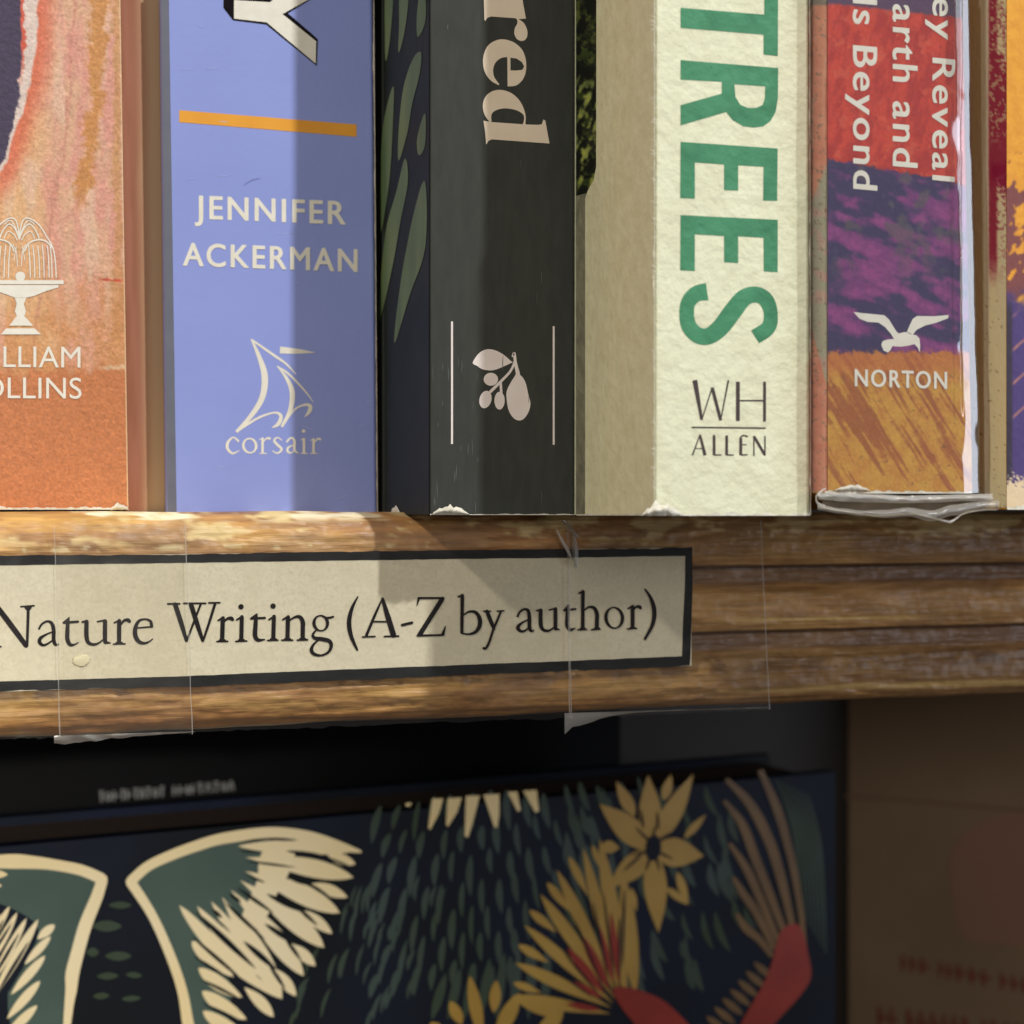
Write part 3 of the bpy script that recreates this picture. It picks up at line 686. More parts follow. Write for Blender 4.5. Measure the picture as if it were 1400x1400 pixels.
# rolled hem threads of plastic under the spine
M_hem = film('plastic_hem', .06, .35, (.92, .90, .84), .55)
hp = Plane((0, Y5-.0014, 0), (0, -1, 0))
v = []; f = []
def tube(pts, r, seg=8):
    b = len(v); c = crom(pts, 8)
    for k, p in enumerate(c):
        for s_ in range(seg):
            a = 2*math.pi*s_/seg; q = hp.P(p[0], p[1], 0)
            v.append(q+Vector((0, r*p[2]*math.cos(a), r*p[2]*math.sin(a))))
    for k in range(len(c)-1):
        for s_ in range(seg):
            t_ = (s_+1) % seg; f.append((b+k*seg+s_, b+k*seg+t_, b+(k+1)*seg+t_, b+(k+1)*seg+s_))
tube([(1128, 668, .6), (1120, 674, 1), (1116, 680, 1), (1118, 688, 1), (1128, 692, .7)], .00016)
tube([(1130, 674, .7), (1180, 677, .8), (1240, 682, .8), (1300, 681, .9), (1345, 680, 1.1), (1358, 682, 1)], .00013)
tube([(1122, 694, .6), (1160, 700, .7), (1200, 705, .7), (1250, 703, .7), (1290, 712, 1), (1301, 713, 1.2), (1318, 702, .9), (1345, 697, .8), (1362, 697, .6)], .00014)
link('hem_fold', v, f, M_hem, jacket, smooth=True)
def strip(name, xs, top, bot, bulge, m, seed, back=0):
    v = []; f = []; nn = 60
    def ev(L, u):
        q = u*(len(L)-1); k = min(int(q), len(L)-2); t = q-k; t = t*t*(3-2*t); return L[k]*(1-t)+L[k+1]*t
    for i in range(nn+1):
        u = i/nn; x = xs[0]+(xs[1]-xs[0])*u; a, b = ev(top, u), ev(bot, u)
        for k in range(7):
            t = k/6; v.append(hp.P(x, a+(b-a)*t, bulge*math.sin(math.pi*t)+.0003*nz2(x, k*5, 26, seed=seed)-back))
    for i in range(nn):
        for k in range(6): q = i*7+k; f.append((q, q+1, q+8, q+7))
    return link(name, v, f, m, jacket, smooth=True)
strip('hem_band', (1119, 1357), [674, 675, 676, 678, 677, 676, 675], [683, 686, 687, 688, 687, 685, 686], .0004, film('plastic_hem_band', .04, .35, (.96, .90, .78), .55), 66)
strip('hem_lip', (1118, 1366), [690, 695, 698, 697, 694, 698, 690, 686, 684], [697, 702, 706, 708, 706, 713, 705, 699, 697], .0006, film('plastic_hem_lip', .03, .35, (.92, .86, .74), .36), 67)
M_undershade = mat('painted_undershade', lin((84, 72, 56)), lin((66, 56, 42)), 300, rough=.8)  # dark colour painting the shadow under the jacketed book
o5 = Ink(pl5, -.0006); o5.poly([(1124, 674), (1338, 674), (1338, 699), (1300, 703), (1200, 702), (1124, 694)]); o5.build('underside_shadow_strip', M_undershade, b5)

# ------------------------------------------------------------------ 6 yellow and purple book at the right edge
d6 = .1438; pl6 = front(d6); X6 = side(.1055)
M_y = mat('mustard_card', lin((225, 160, 50)), rough=.5)
b6 = make_book('mustard yellow and purple book with speckled maroon side, rightmost on the shelf', pl6, (1376, 1560), (1376, 1560), 696, M_y, rad=.0004)
def spine6(x, y):
    n = nz2(x, y, 14, seed=71, octv=4); n2 = nz2(x, y, 5, seed=72)
    c = mixc((226, 158, 46), (216, 146, 42), .5+n)
    k = sst(.05, .2, nz2(x+y*.5, y*.7, 26, seed=73)+sst(200, 290, y)*.5-.25)*sst(205, 215, y)
    c = mixc(c, (122, 66, 62), k)
    c = mixc(c, (74, 56, 112), sst(395, 430, y+14*n+(1400-x)*.6))
    c = mixc(c, (50, 40, 52), sst(1386, 1382, x)*sst(400, 430, y)*.9)
    c = mixc(c, (196, 132, 100), sst(2.5, 1, abs(((y+(x-1380)*.9) % 46)-23))*sst(420, 440, y)*sst(600, 560, y)*sst(1382, 1388, x)*.8)
    return mixc(c, (222, 198, 160), sst(650, 662, y+16*n2))
def side6(x, y):
    n = nz2(x, y, 12, seed=75, octv=4); n2 = nz2(x, y, 5, seed=76, octv=3)
    c = mixc((220, 208, 184), (240, 226, 182), sst(1350, 1355, x))
    k = sst(75, 90, y+30*n)*sst(262, 240, y+25*n)+sst(.1, .25, n2)*sst(420, 250, y)*.8+sst(1365, 1361, x)*sst(400, 340, y)
    c = mixc(c, (166, 56, 80), k*sst(1350, 1354, x))
    c = mixc(c, (150, 22, 70), sst(25, 8, abs(y-240)+12*n)*.8*sst(1352, 1358, x))
    c = mixc(c, (206, 170, 140), sst(.15, .35, nz2(x, y, 6, seed=79))*sst(150, 110, abs(y-60))*sst(1350, 1354, x)*.9)
    return mixc(c, (150, 110, 84), sst(.62, .75, n2)*.6*sst(400, 420, y))
paint_grid('spine_print', pl6, lambda y: 1376.4, lambda y: 1440, -50, 694, spine6, M_print5, b6, 2)
paint_grid('side_print', X6, lambda y: 1322, lambda y: 1375.6, -50, 694, side6, M_print5, b6, 2)
scuffs(pl6, 1377, 1440, 696.5, 8, M_white, b6, seed=78, n=40)

pl7 = front(.1445)  # book added out of view so its shadow falls on the shelf
b7 = make_book('plain grey green book added out of view to shade the shelf', pl7, (1566, 1990), (1566, 1990), 697, mat('grey_green_card', lin((120, 130, 118)), rough=.5))

# ------------------------------------------------------------------ shelf label
plL = front(D-.01695)     # just proud of the reeds
lab = empty('shelf_label', plL.P(470, 940), 'paper shelf label with black border reading Nature Writing, taped to the shelf front', 'label')
M_paper = mat('label_paper', lin((218, 209, 184)), lin((211, 202, 176)), 500, rough=.65, spec=.2, bump=.4, bscale=900, bdist=.0002, c3=lin((206, 197, 172)), n3=2400)
M_border = mat('border_ink', (.007, .008, .009), (.020, .021, .023), 500, (.3, 1, 1), rough=.6, spec=.12)
Ltop = [(-120, 762), (0, 760), (140, 758.5), (250, 758), (450, 754.5), (640, 752), (780, 751), (930, 749), (946.5, 748)]
Lbot = [(943, 909), (930, 911), (780, 917), (640, 922.5), (450, 931), (250, 938.5), (140, 941), (0, 944.5), (-120, 948)]
def wavy(pts, amp, seed):
    out = []
    for a, b in zip(pts[:-1], pts[1:]):
        m_ = max(1, int(abs(b[0]-a[0])/9))
        for i in range(m_):
            x = a[0]+(b[0]-a[0])*i/m_; y = a[1]+(b[1]-a[1])*i/m_; out.append((x, y+amp*nz2(x, y, 18, seed=seed)))
    return out+[pts[-1]]
outer = wavy(Ltop, 1.2, 81)+[(947, 800), (945.5, 850), (944, 895)]+wavy(Lbot, 1.4, 82)
inner = wavy([(-115, 775), (0, 773), (250, 769.5), (450, 766.5), (780, 762.5), (937, 760)], .5, 83)+[(936.5, 800), (934, 850), (932.5, 897)]+wavy([(932.5, 897), (780, 903.5), (450, 916), (250, 924.5), (0, 931.5), (-115, 935)], .5, 84)[1:]
# paper sheet with real waviness
v = []; f = []; nx, ny = 200, 24
for i in range(nx+1):
    x = -110+(945.5-(-110))*i/nx
    yt = 761-(x/946)*12.5; yb = 946-(x/946)*36
    for j in range(ny+1):
        t_ = j/ny; y = yt+(yb-yt)*t_
        v.append(plL.P(x, y, 0))
for i in range(nx):
    for j in range(ny): k = i*(ny+1)+j; f.append((k, k+1, k+ny+2, k+ny+1))
link('paper', v, f, M_paper, lab)
ink = Ink(plL, .00004); ink.poly(outer, [inner]); ink.build('border', M_border, lab)
ink = Ink(plL, .00005)
def glyphs(o, s_, L):
    for p in L: ink.stroke(zc(*o, s_, [(q[0], q[1], q[2]*1.12+.8) for q in p]), n=6)
K = 5.833
glyphs((0, 810), K, [
    [(-40, 92, 36), (85, 258, 40), (208, 424, 34)], [(226, 112, 20), (222, 250, 20), (216, 425, 18)], [(166, 113, 12), (272, 106, 12)], [(205, 118, 20), (226, 135, 22), (245, 114, 18)], [(-60, 436, 11), (8, 432, 12)], [(-28, 110, 18), (-30, 430, 18)],
    [(312, 290, 15), (332, 255, 15), (375, 230, 16), (412, 246, 24), (428, 300, 27), (428, 375, 27), (442, 415, 22), (468, 413, 8)], [(424, 312, 10), (370, 334, 14), (322, 366, 24), (316, 398, 26), (342, 420, 20), (378, 410, 14), (424, 378, 10)],
    [(552, 196, 5), (542, 235, 24), (538, 300, 29), (538, 375, 30), (560, 416, 26), (592, 416, 14), (625, 399, 7)], [(508, 241, 18), (622, 233, 18)], [(512, 236, 14), (548, 205, 10)],
    [(656, 236, 14), (692, 228, 16)], [(690, 232, 30), (690, 350, 31), (706, 400, 26), (748, 415, 20), (790, 402, 13), (822, 376, 9)], [(778, 232, 12), (842, 222, 14)], [(838, 228, 29), (837, 330, 30), (838, 392, 28)], [(838, 398, 26), (880, 403, 9)],
    [(912, 242, 12), (955, 220, 14)], [(951, 225, 28), (950, 320, 30), (950, 400, 28)], [(905, 412, 11), (998, 410, 11)], [(930, 405, 20), (972, 405, 20)], [(962, 262, 10), (988, 225, 18), (1020, 220, 26), (1034, 232, 22)],
    [(1092, 283, 11), (1214, 273, 12)], [(1210, 272, 22), (1200, 230, 20), (1158, 213, 13), (1108, 228, 20), (1080, 282, 28), (1080, 345, 32), (1108, 392, 28), (1152, 405, 19), (1190, 392, 12), (1218, 370, 7)]])
K = 5.385
glyphs((220, 810), K, [
    [(105, 88, 30), (148, 220, 30), (188, 355, 20)], [(190, 358, 14), (240, 225, 14), (292, 90, 14)], [(222, 88, 30), (265, 225, 30), (308, 355, 20)], [(310, 358, 14), (355, 225, 17), (398, 86, 18)],
    [(50, 84, 12), (138, 83, 12)], [(168, 80, 11), (330, 80, 11)], [(352, 77, 11), (434, 75, 11)],
    [(422, 206, 12), (462, 182, 14)], [(456, 190, 28), (451, 350, 28)], [(412, 361, 11), (492, 360, 11)], [(434, 354, 18), (470, 354, 18)], [(466, 215, 9), (488, 194, 16), (515, 190, 25), (528, 200, 22)],
    [(596, 180, 26), (592, 350, 27)], [(558, 202, 11), (602, 174, 12)], [(552, 360, 11), (632, 357, 11)], [(575, 353, 18), (610, 352, 18)],
    [(709, 156, 5), (701, 190, 22), (696, 250, 28), (694, 320, 29), (716, 350, 24), (764, 346, 8)], [(664, 192, 15), (766, 187, 15)], [(668, 188, 12), (705, 160, 10)],
    [(832, 178, 26), (828, 343, 27)], [(796, 201, 11), (838, 170, 12)], [(787, 353, 11), (862, 351, 11)], [(810, 346, 18), (846, 346, 18)],
    [(898, 200, 12), (942, 174, 13)], [(936, 182, 27), (932, 343, 27)], [(890, 351, 11), (970, 351, 11)], [(914, 345, 18), (950, 345, 18)], [(942, 210, 9), (985, 182, 15), (1022, 180, 23), (1044, 214, 28), (1045, 270, 28), (1044, 343, 27)], [(1004, 351, 11), (1080, 348, 11)], [(1026, 345, 18), (1062, 344, 18)],
    [(1212, 184, 10), (1240, 186, 14), (1268, 179, 14)], [(1145, 275, 8), (1120, 308, 16), (1132, 335, 23), (1190, 344, 27), (1240, 358, 26), (1254, 395, 22), (1232, 440, 17), (1180, 463, 14), (1126, 452, 22), (1108, 420, 22), (1125, 382, 15), (1158, 352, 9)]])
for c_ in ((590, 105), (826, 100)): ink.disc(*zc(220, 810, K, [c_])[0], 20/K)
ink.ring(*zc(220, 810, K, [(1177, 226)])[0], 50/K, 56/K, 24/K, 11/K, rot=-.15)
K = 5.833
glyphs((460, 800), K, [
    [(170, 92, 9), (122, 190, 24), (101, 300, 31), (119, 410, 27), (166, 516, 15)],
    [(366, 108, 10), (300, 255, 19), (238, 405, 20)], [(368, 108, 20), (410, 250, 36), (456, 400, 38)], [(292, 291, 11), (422, 291, 12)], [(209, 413, 11), (308, 409, 11)], [(384, 409, 12), (496, 406, 12)],
    [(524, 318, 19), (604, 299, 19)],
    [(654, 103, 16), (855, 103, 14)], [(658, 104, 20), (642, 162, 5)], [(845, 108, 32), (665, 394, 34)], [(646, 402, 15), (842, 398, 15)], [(848, 394, 24), (869, 330, 7)],
    [(972, 93, 14), (1008, 78, 12)], [(1004, 82, 26), (1002, 230, 24), (1000, 380, 22)], [(1012, 240, 9), (1058, 212, 15), (1112, 218, 23), (1143, 272, 30), (1138, 335, 29), (1102, 378, 21), (1050, 391, 14), (998, 383, 12)],
    [(1200, 208, 26), (1228, 280, 28), (1256, 350, 22)], [(1314, 206, 15), (1285, 275, 16), (1252, 352, 17), (1222, 445, 17), (1195, 500, 18), (1176, 504, 22)], [(1174, 208, 11), (1228, 208, 11)], [(1282, 208, 11), (1335, 205, 11)]])
glyphs((680, 790), K, [
    [(162, 308, 14), (180, 272, 15), (218, 250, 16), (248, 266, 24), (256, 325, 26), (256, 392, 26), (270, 424, 20), (292, 418, 8)], [(250, 332, 10), (203, 355, 14), (168, 385, 24), (168, 410, 26), (196, 428, 18), (226, 418, 14), (254, 393, 10)],
    [(315, 262, 12), (348, 254, 14)], [(346, 258, 27), (346, 368, 28), (362, 410, 24), (402, 423, 18), (440, 405, 12), (466, 382, 9)], [(414, 256, 11), (468, 244, 13)], [(464, 248, 27), (463, 398, 27)], [(464, 408, 24), (494, 412, 8)],
    [(570, 214, 5), (561, 250, 23), (557, 330, 28), (558, 382, 28), (580, 414, 23), (620, 402, 8)], [(532, 260, 15), (624, 249, 15)], [(536, 256, 12), (566, 220, 10)],
    [(652, 124, 13), (685, 106, 12)], [(684, 110, 25), (682, 260, 25), (681, 402, 26)], [(642, 416, 11), (712, 412, 11)], [(664, 408, 18), (698, 406, 18)], [(690, 262, 9), (730, 234, 15), (772, 240, 23), (794, 285, 28), (794, 340, 28), (793, 402, 27)], [(750, 415, 11), (820, 409, 11)], [(775, 407, 18), (810, 404, 18)],
    [(1044, 246, 12), (1082, 222, 13)], [(1079, 230, 27), (1078, 398, 27)], [(1037, 408, 11), (1110, 403, 11)], [(1062, 401, 18), (1095, 400, 18)], [(1088, 256, 9), (1110, 230, 16), (1134, 232, 25), (1142, 242, 20)],
    [(1180, 92, 12), (1226, 165, 23), (1252, 262, 31), (1238, 372, 26), (1176, 490, 16)]])
ink.ring(*zc(680, 790, K, [(932, 319)])[0], 66/K, 83/K, 28/K, 13/K, rot=-.12)
ink.build('lettering', M_ink_black, lab)

bm = bmesh.new(); bmesh.ops.create_uvsphere(bm, u_segments=20, v_segments=10, radius=.00085)
c_ = plL.P(112, 903, .00006)
for q in bm.verts:
    n_ = 1+.35*noise.noise(q.co*2200); q.co = Vector((q.co.x*n_*1.2, q.co.y*.12, q.co.z*n_*.8))+c_
vv = [q.co.copy() for q in bm.verts]; ff = [[q.index for q in p.verts] for p in bm.faces]; bm.free()
link('glue_blob', vv, ff, mat('dried_glue', lin((222, 212, 178)), rough=.3), lab, smooth=True)

# ------------------------------------------------------------------ clear tape over the label
M_tape = film('clear_tape', .0, .25, (.985, .978, .96), .016)
M_tapeedge = film('tape_edge', .05, .3, (.9, .88, .84), .42)
plT = front(D-.01730)
def tape(label, xl, xr, yt, yb, off, seed, flap=None):
    """xl/xr: (top, bottom) pixels of the tape's sides; yt/yb: (left, right) of its top and bottom"""
    t = empty('clear_tape', plT.P((xl[0]+xr[0])/2, (yb[0]+yb[1])/2), label, 'tape', 'strips of clear tape over the shelf label')
    v = []; f = []; nx, ny = 60, 30
    for i in range(nx+1):
        u = i/nx
        for j in range(ny+1):
            q = j/ny
            x = (xl[0]+(xr[0]-xl[0])*u)*(1-q)+(xl[1]+(xr[1]-xl[1])*u)*q
            y = (yt[0]+(yt[1]-yt[0])*u)*(1-q)+(yb[0]+(yb[1]-yb[0])*u)*q
            rag = 2.5*nz2(x, 0, 11, seed=seed)*(sst(.12, 0, q)-sst(.9, 1, q))
            v.append(plT.P(x, y+rag, off+.00008*nz2(x, y, 30, seed=seed+1)))
    for i in range(nx):
        for j in range(ny): k = i*(ny+1)+j; f.append((k, k+1, k+ny+2, k+ny+1))
    link('film', v, f, M_tape, t, smooth=True)
    for a, b in (((xl[0], yt[0]), (xl[1], yb[0])), ((xr[0], yt[1]), (xr[1], yb[1]))):
        ink = Ink(plT, off+.0001); m_ = 16; ink.stroke([(a[0]+(b[0]-a[0])*i/m_+.7*nz2(i, 0, 2.5, seed=seed), a[1]+(b[1]-a[1])*i/m_, 1.0+.9*abs(nz2(i, 5, 1.7, seed=seed))) for i in range(m_+1)], n=3, cap=False)
        ink.build('cut_edge', M_tapeedge, t)
    if flap:
        v = []; f = []; m_ = 26
        for i in range(m_+1):
            u = i/m_; x = flap[0]+(flap[1]-flap[0])*u; y = flap[2]+(flap[3]-flap[2])*u
            h = flap[4]*(1-u)**flap[5]*(.85+.3*nz2(x, 0, 13, seed=seed+3))+.8
            for k in range(4):
                v.append(plT.P(x+(2*k if u > .1 else 0), y+h*k/3, off+.00015-.0006*(k/3)**2-.0004*nz2(x, k*7, 20, seed=seed+4)))
        for i in range(m_):
            for k in range(3): f.append((i*4+k, i*4+k+1, i*4+k+5, i*4+k+4))
        link('loose_end', v, f, film('tape_flap', .10, .25, (.85, .82, .77), .45), t, smooth=True)
    return t
tape('clear tape strip at the far left end of the label, mostly outside the picture', (-130, -130), (253, 263), (722, 716), (1014, 1004), .0002, 91)
tape('wide clear tape over the middle of the label, loose end hanging lower left', (74, 82), (775, 779), (720, 712), (1008, 981), 0, 92, (74, 262, 1006, 1000, 13, 1.3))
tape('clear tape strip crossing the right end of the label onto bare wood', (777, 781), (1040, 1052), (711, 712), (982, 970), .0002, 93, (772, 1050, 975, 967, 30, 7))
v = []; f = []
# crumpled ridge of tape above the label, whitened to paint in its glare
M_crink = film('tape_crinkle', .25, .3, (.9, .9, .9), .6)
cr = empty('tape_crumple', plT.P(775, 760), 'small shiny crumpled knot of clear tape on the shelf edge above the label', 'tape')
for (a, b, wv) in (((770, 712), (790, 735), 9), ((786, 712), (806, 709), 4), ((784, 730), (788, 775), 9)):
    base = len(v); m_ = 8
    for i in range(m_+1):
        t_ = i/m_; x = a[0]+(b[0]-a[0])*t_; y = a[1]+(b[1]-a[1])*t_
        for k, (dx, oo) in enumerate(((-wv/2, .0002), (0, .0013*math.sin(math.pi*t_)+.0004), (wv/2, .0002))):
            v.append(plT.P(x+dx*math.sin(math.pi*(.12+.76*t_)), y+nz2(x, y, 3, seed=95), oo+.0002*nz2(x, y+k*4, 3, seed=96)))
    for i in range(m_):
        for k in range(2): f.append((base+i*3+k, base+i*3+k+1, base+i*3+k+4, base+i*3+k+3))
link('crumpled_film', v, f, M_crink, cr)
ink = Ink(plT, .0008); ink.stroke([(761, 724, 1.2), (768, 738, 3.0), (776, 752, 4.5), (781, 763, 1.5)], cap=False); ink.build('glare_streak', film('painted_tape_glare', .2, .2, (.95, .95, .97), .85), cr)  # white streak painted as glare on the tape

# ------------------------------------------------------------------ lower shelf: display book with wings and flowers
dA = .245
yaw = math.atan(.122)
A0 = Vector((-.03*dA, dA-D, 0)); nD = Vector((math.sin(yaw), -math.cos(yaw), 0))
plD = Plane(A0, nD)
ZT = plD.P(0, 1158).z
M_navy = mat('navy_gloss_board', lin((27, 33, 52)), lin((20, 24, 31)), 30, rough=.5, spec=.12, c3=lin((19, 22, 23)), n3=22)
M_boardtop = mat('dark_page_edges', lin((84, 68, 60)), lin((72, 58, 52)), 900, (1, 1, 1), rough=.8)
Lx = plD.P(-160, 1158); Rx = plD.P(1142, 1055)
ax = (Rx-Lx); ax.z = 0; W_ = ax.length; ax.normalize(); back = -nD
disp = empty('display_book', (Lx+ax*W_/2)+Vector((0, 0, -.2405-ZT+.0)), 'dark navy hardback facing out below the shelf with gold wings and yellow flowers', 'book')
def slab(name, s0, s1, b0, b1, z0, z1, m, parent):
    o = Vector((Lx.x, Lx.y, 0)); v = [o+ax*s+back*b+Vector((0, 0, z)) for z in (z0, z1) for s, b in ((s0, b0), (s1, b0), (s1, b1), (s0, b1))]
    return link(name, v, [(0, 3, 2, 1), (4, 5, 6, 7), (0, 1, 5, 4), (1, 2, 6, 5), (2, 3, 7, 6), (3, 0, 4, 7)], m, parent)
slab('front_board', 0, W_, 0, .0028, -.2405, ZT, M_navy, disp)
slab('back_board', 0, W_, .0232, .026, -.2405, ZT, M_navy, disp)
slab('pages', .002, W_-.003, .0029, .0231, -.238, ZT-.0015, M_boardtop, disp)
slab('spine_board', -.0028, -.0001, 0, .026, -.2405, ZT, M_navy, disp)
M_wing = mat('cream_gold_foil', lin((236, 212, 158)), lin((228, 202, 140)), 60, rough=.4, c3=lin((238, 222, 184)), n3=18)
M_wgreen = mat('bottle_green_ink', lin((74, 92, 84)), lin((66, 84, 78)), 60, rough=.4)
M_gol = mat('ochre_ink', lin((180, 144, 66)), lin((164, 128, 54)), 80, rough=.4)
M_tanink = mat('tan_ink', lin((116, 86, 46)), lin((98, 70, 36)), 80, rough=.45)
M_red = mat('brick_red_ink', lin((148, 42, 24)), lin((130, 34, 18)), 80, rough=.4)
M_bgleaf = mat('slate_green_ink', lin((66, 78, 74)), lin((56, 68, 50)), 60, rough=.5, spec=.15)
S1 = 4.118; q1 = lambda *p: zc(160, 1120, S1, p)
S2 = 5.6; q2 = lambda *p: zc(0, 1150, S2, p)
S3 = 3.684; q3 = lambda *p: zc(580, 1040, S3, p)
S4 = 3.888; q4 = lambda *p: zc(930, 1040, S4, p)
# background leaves
ink = Ink(plD, .00005); r = random.Random(5)
for p in (((700, 650), (935, 650), 85), ((830, 490), (1010, 490), 55), ((800, 880), (1010, 880), 70), ((740, 1035), (910, 1030), 55), ((710, 1190), (840, 1180), 50), ((660, 850), (760, 850), 70), ((930, 1210), (1080, 1200), 45), ((960, 1020), (1090, 1030), 45)):
    a, b = q2(p[0], p[1]); ink.spindle(a, b, p[2]/S2)
for row in range(7):
    for k in range(15):
        x = 520+k*25+(row % 2)*12+r.uniform(-4, 4); y = 1098+row*38-(x-520)*.09+r.uniform(-6, 6)
        if x > 730 and y > 1200 - (x-730)*.6+60: continue
        if x > 815 and y > 1085: continue
        h = r.uniform(34, 58); tilt = (x-650)*.10
        ink.spindle((x, y), (x+tilt, y+h), r.uniform(7, 11), skew=.45, bend=2)
for k in range(60):
    a = r.uniform(.05, 1.5); R_ = r.uniform(250, 420); x = 250+R_*math.cos(a)*.95; y = 1180+R_*math.sin(a)*.62
    if y < 1400 and x > 400 and x < 640: ink.spindle((x, y), (x-10*math.sin(a)-6, y+r.uniform(28, 48)), r.uniform(4, 7), bend=3)
for k in range(90):
    x = r.uniform(770, 1045); y = r.uniform(1072, 1330)
    if 1250 < y < 1330 and x > 960: continue
    if x > 1010 and y < 1190: continue
    ink.spindle((x, y), (x+r.uniform(6, 22), y+r.uniform(30, 60)), r.uniform(7, 12), bend=4)
for k in range(7):
    x = 1062+k*7; ink.stroke([(x, 1066+k*3, 2), (x+24-k, 1140+k*4, 5), (x+34-k*1.5, 1250+k*9, 2)], cap=False)
for k in range(8):
    ink.spindle((610+k*20, 1330-k*7), (590+k*22, 1395), 13)
ink.build('leaf_print', M_bgleaf, disp)
ink = Ink(plD, .00012)
ink.curve(q1((80, 350), (400, 190), (720, 110), (860, 110), (900, 300), (760, 420), (700, 620), (620, 800), (640, 1000), (600, 1200), (430, 1200), (370, 930), (300, 720), (200, 510)), 6)
ink.curve(q2((-200, 220), (200, 200), (400, 220), (740, 280), (650, 580), (590, 800), (530, 1050), (490, 1450), (120, 1450), (60, 1200), (100, 1100), (240, 850), (280, 640), (0, 480), (-200, 460)), 6)
ink.build('wing_ground_print', M_wgreen, disp)
ink = Ink(plD, .00018)
ink.stroke(q1((420, 1240, 66), (398, 1140, 64), (368, 970, 56), (305, 780, 54), (200, 545, 52), (76, 352, 58)), n=9)
ink.stroke(q1((76, 352, 58), (170, 268, 56), (300, 205, 58), (450, 150, 60), (600, 108, 62), (850, 80, 70), (1050, 108, 92), (1220, 145, 66), (1375, 184, 14)), n=9, cap=False)
for a, b, wv, sk, bd in (((680, 152), (1330, 182), 78, .5, -8), ((722, 215), (1332, 328), 104, .62, -10), ((720, 292), (1255, 528), 112, .62, -12), ((690, 342), (1168, 724), 112, .62, -14), ((640, 396), (1052, 884), 112, .62, -14),
                         ((590, 438), (930, 1015), 120, .6, -10), ((530, 462), (900, 960), 90, .55, 6), ((450, 490), (880, 930), 78, .5, 16), ((350, 484), (915, 1010), 84, .45, 34),
                         ((1186, 200), (1342, 252), 62, .5, 0), ((1088, 366), (1298, 440), 66, .5, -4), ((1022, 512), (1212, 645), 66, .5, -6), ((955, 696), (1118, 826), 66, .55, -6), ((862, 830), (1008, 996), 66, .55, -6), ((716, 946), (882, 1114), 66, .55, -6),
                         ((420, 688), (658, 888), 76, .4, 8), ((458, 838), (704, 1004), 82, .45, 8), ((478, 968), (730, 1128), 84, .45, 8), ((482, 1080), (760, 1250), 84, .45, 8)):
    A_, B_ = q1(a, b); ink.spindle(A_, B_, wv/S1, skew=sk, bend=bd/S1, n=16)
ink.curve(q1((850, 150), (980, 150), (1000, 200), (960, 320), (900, 420), (860, 520), (800, 600), (740, 620), (700, 560), (740, 460), (790, 340), (800, 230)), 3)
ink.stroke(q2((-260, 215, 70), (-100, 165, 90), (100, 155, 112), (280, 165, 96), (420, 182, 84), (620, 222, 84), (780, 288, 86)), n=8)
ink.stroke(q2((784, 292, 84), (740, 430, 92), (655, 640, 100), (595, 850, 100), (555, 1010, 104), (545, 1130, 88), (528, 1260, 70), (508, 1460, 56)), n=8)
for a, b, wv in (((75, 498), (-140, 860), 56), ((132, 545), (-100, 980), 60), ((204, 588), (-90, 1130), 66), ((294, 598), (-70, 1220), 78), ((418, 640), (285, 750), 68), ((388, 728), (188, 945), 62), ((346, 876), (84, 1176), 72), ((308, 1068), (52, 1362), 74), ((286, 1256), (20, 1520), 74), ((-90, 250), (60, 256), 60), ((-90, 345), (14, 340), 50), ((0, 560), (-160, 700), 60), ((20, 720), (-140, 1000), 90)):
    A_, B_ = q2(a, b); ink.spindle(A_, B_, wv/S2, skew=.45, n=14)
ink.build('wing_print', M_wing, disp)
ink = Ink(plD, .00026)
for a, b, wv in (((725, 236), (1010, 272), 14), ((735, 318), (835, 358), 14), ((672, 382), (885, 532), 22), ((632, 420), (700, 468), 20), ((600, 462), (835, 680), 22), ((535, 505), (592, 556), 22), ((440, 520), (785, 845), 34), ((560, 560), (640, 640), 10),
                 ((690, 178), (810, 186), 12), ((950, 178), (1200, 216), 26), ((1180, 212), (1330, 275), 12), ((965, 330), (1100, 372), 24), ((1060, 350), (1200, 440), 20), ((840, 420), (1040, 520), 30), ((1000, 480), (1130, 600), 22),
                 ((830, 588), (1000, 700), 32), ((940, 660), (1040, 800), 22), ((710, 685), (900, 850), 34), ((850, 810), (950, 960), 22), ((420, 660), (700, 900), 22), ((430, 770), (640, 905), 18), ((470, 900), (690, 1010), 18), ((480, 1035), (720, 1150), 20),
                 ((820, 108), (1020, 118), 16), ((690, 130), (860, 108), 14), ((1090, 345), (1290, 352), 10), ((1030, 500), (1230, 548), 10), ((960, 690), (1140, 740), 10), ((880, 830), (1040, 890), 10)):
    A_, B_ = q1(a, b); ink.spindle(A_, B_, wv/S1)
for a, b, wv in (((150, 700), (-60, 1060), 26), ((95, 620), (-80, 900), 22), ((225, 760), (-20, 1160), 26), ((30, 600), (-80, 780), 20)):
    A_, B_ = q2(a, b); ink.spindle(A_, B_, wv/S2)
ink.build('feather_gap_print', M_navy, disp)
ink = Ink(plD, .00016)
for p in ([(40, 192), (96, 190), (75, 265), (30, 348), (20, 338)], [(118, 190), (190, 186), (165, 260), (120, 332), (110, 322)], [(210, 178), (280, 176), (250, 290), (220, 388), (204, 378)], [(298, 172), (378, 168), (378, 270), (368, 338), (352, 332)], [(420, 158), (468, 156), (486, 250), (470, 256)], [(498, 152), (566, 148), (578, 252), (560, 262)], [(-95, 215), (-65, 212), (-68, 228), (-92, 230)]):
    ink.poly(q3(*p))
ink.build('petal_tip_print', M_wing, disp)
ink = Ink(plD, .00018)
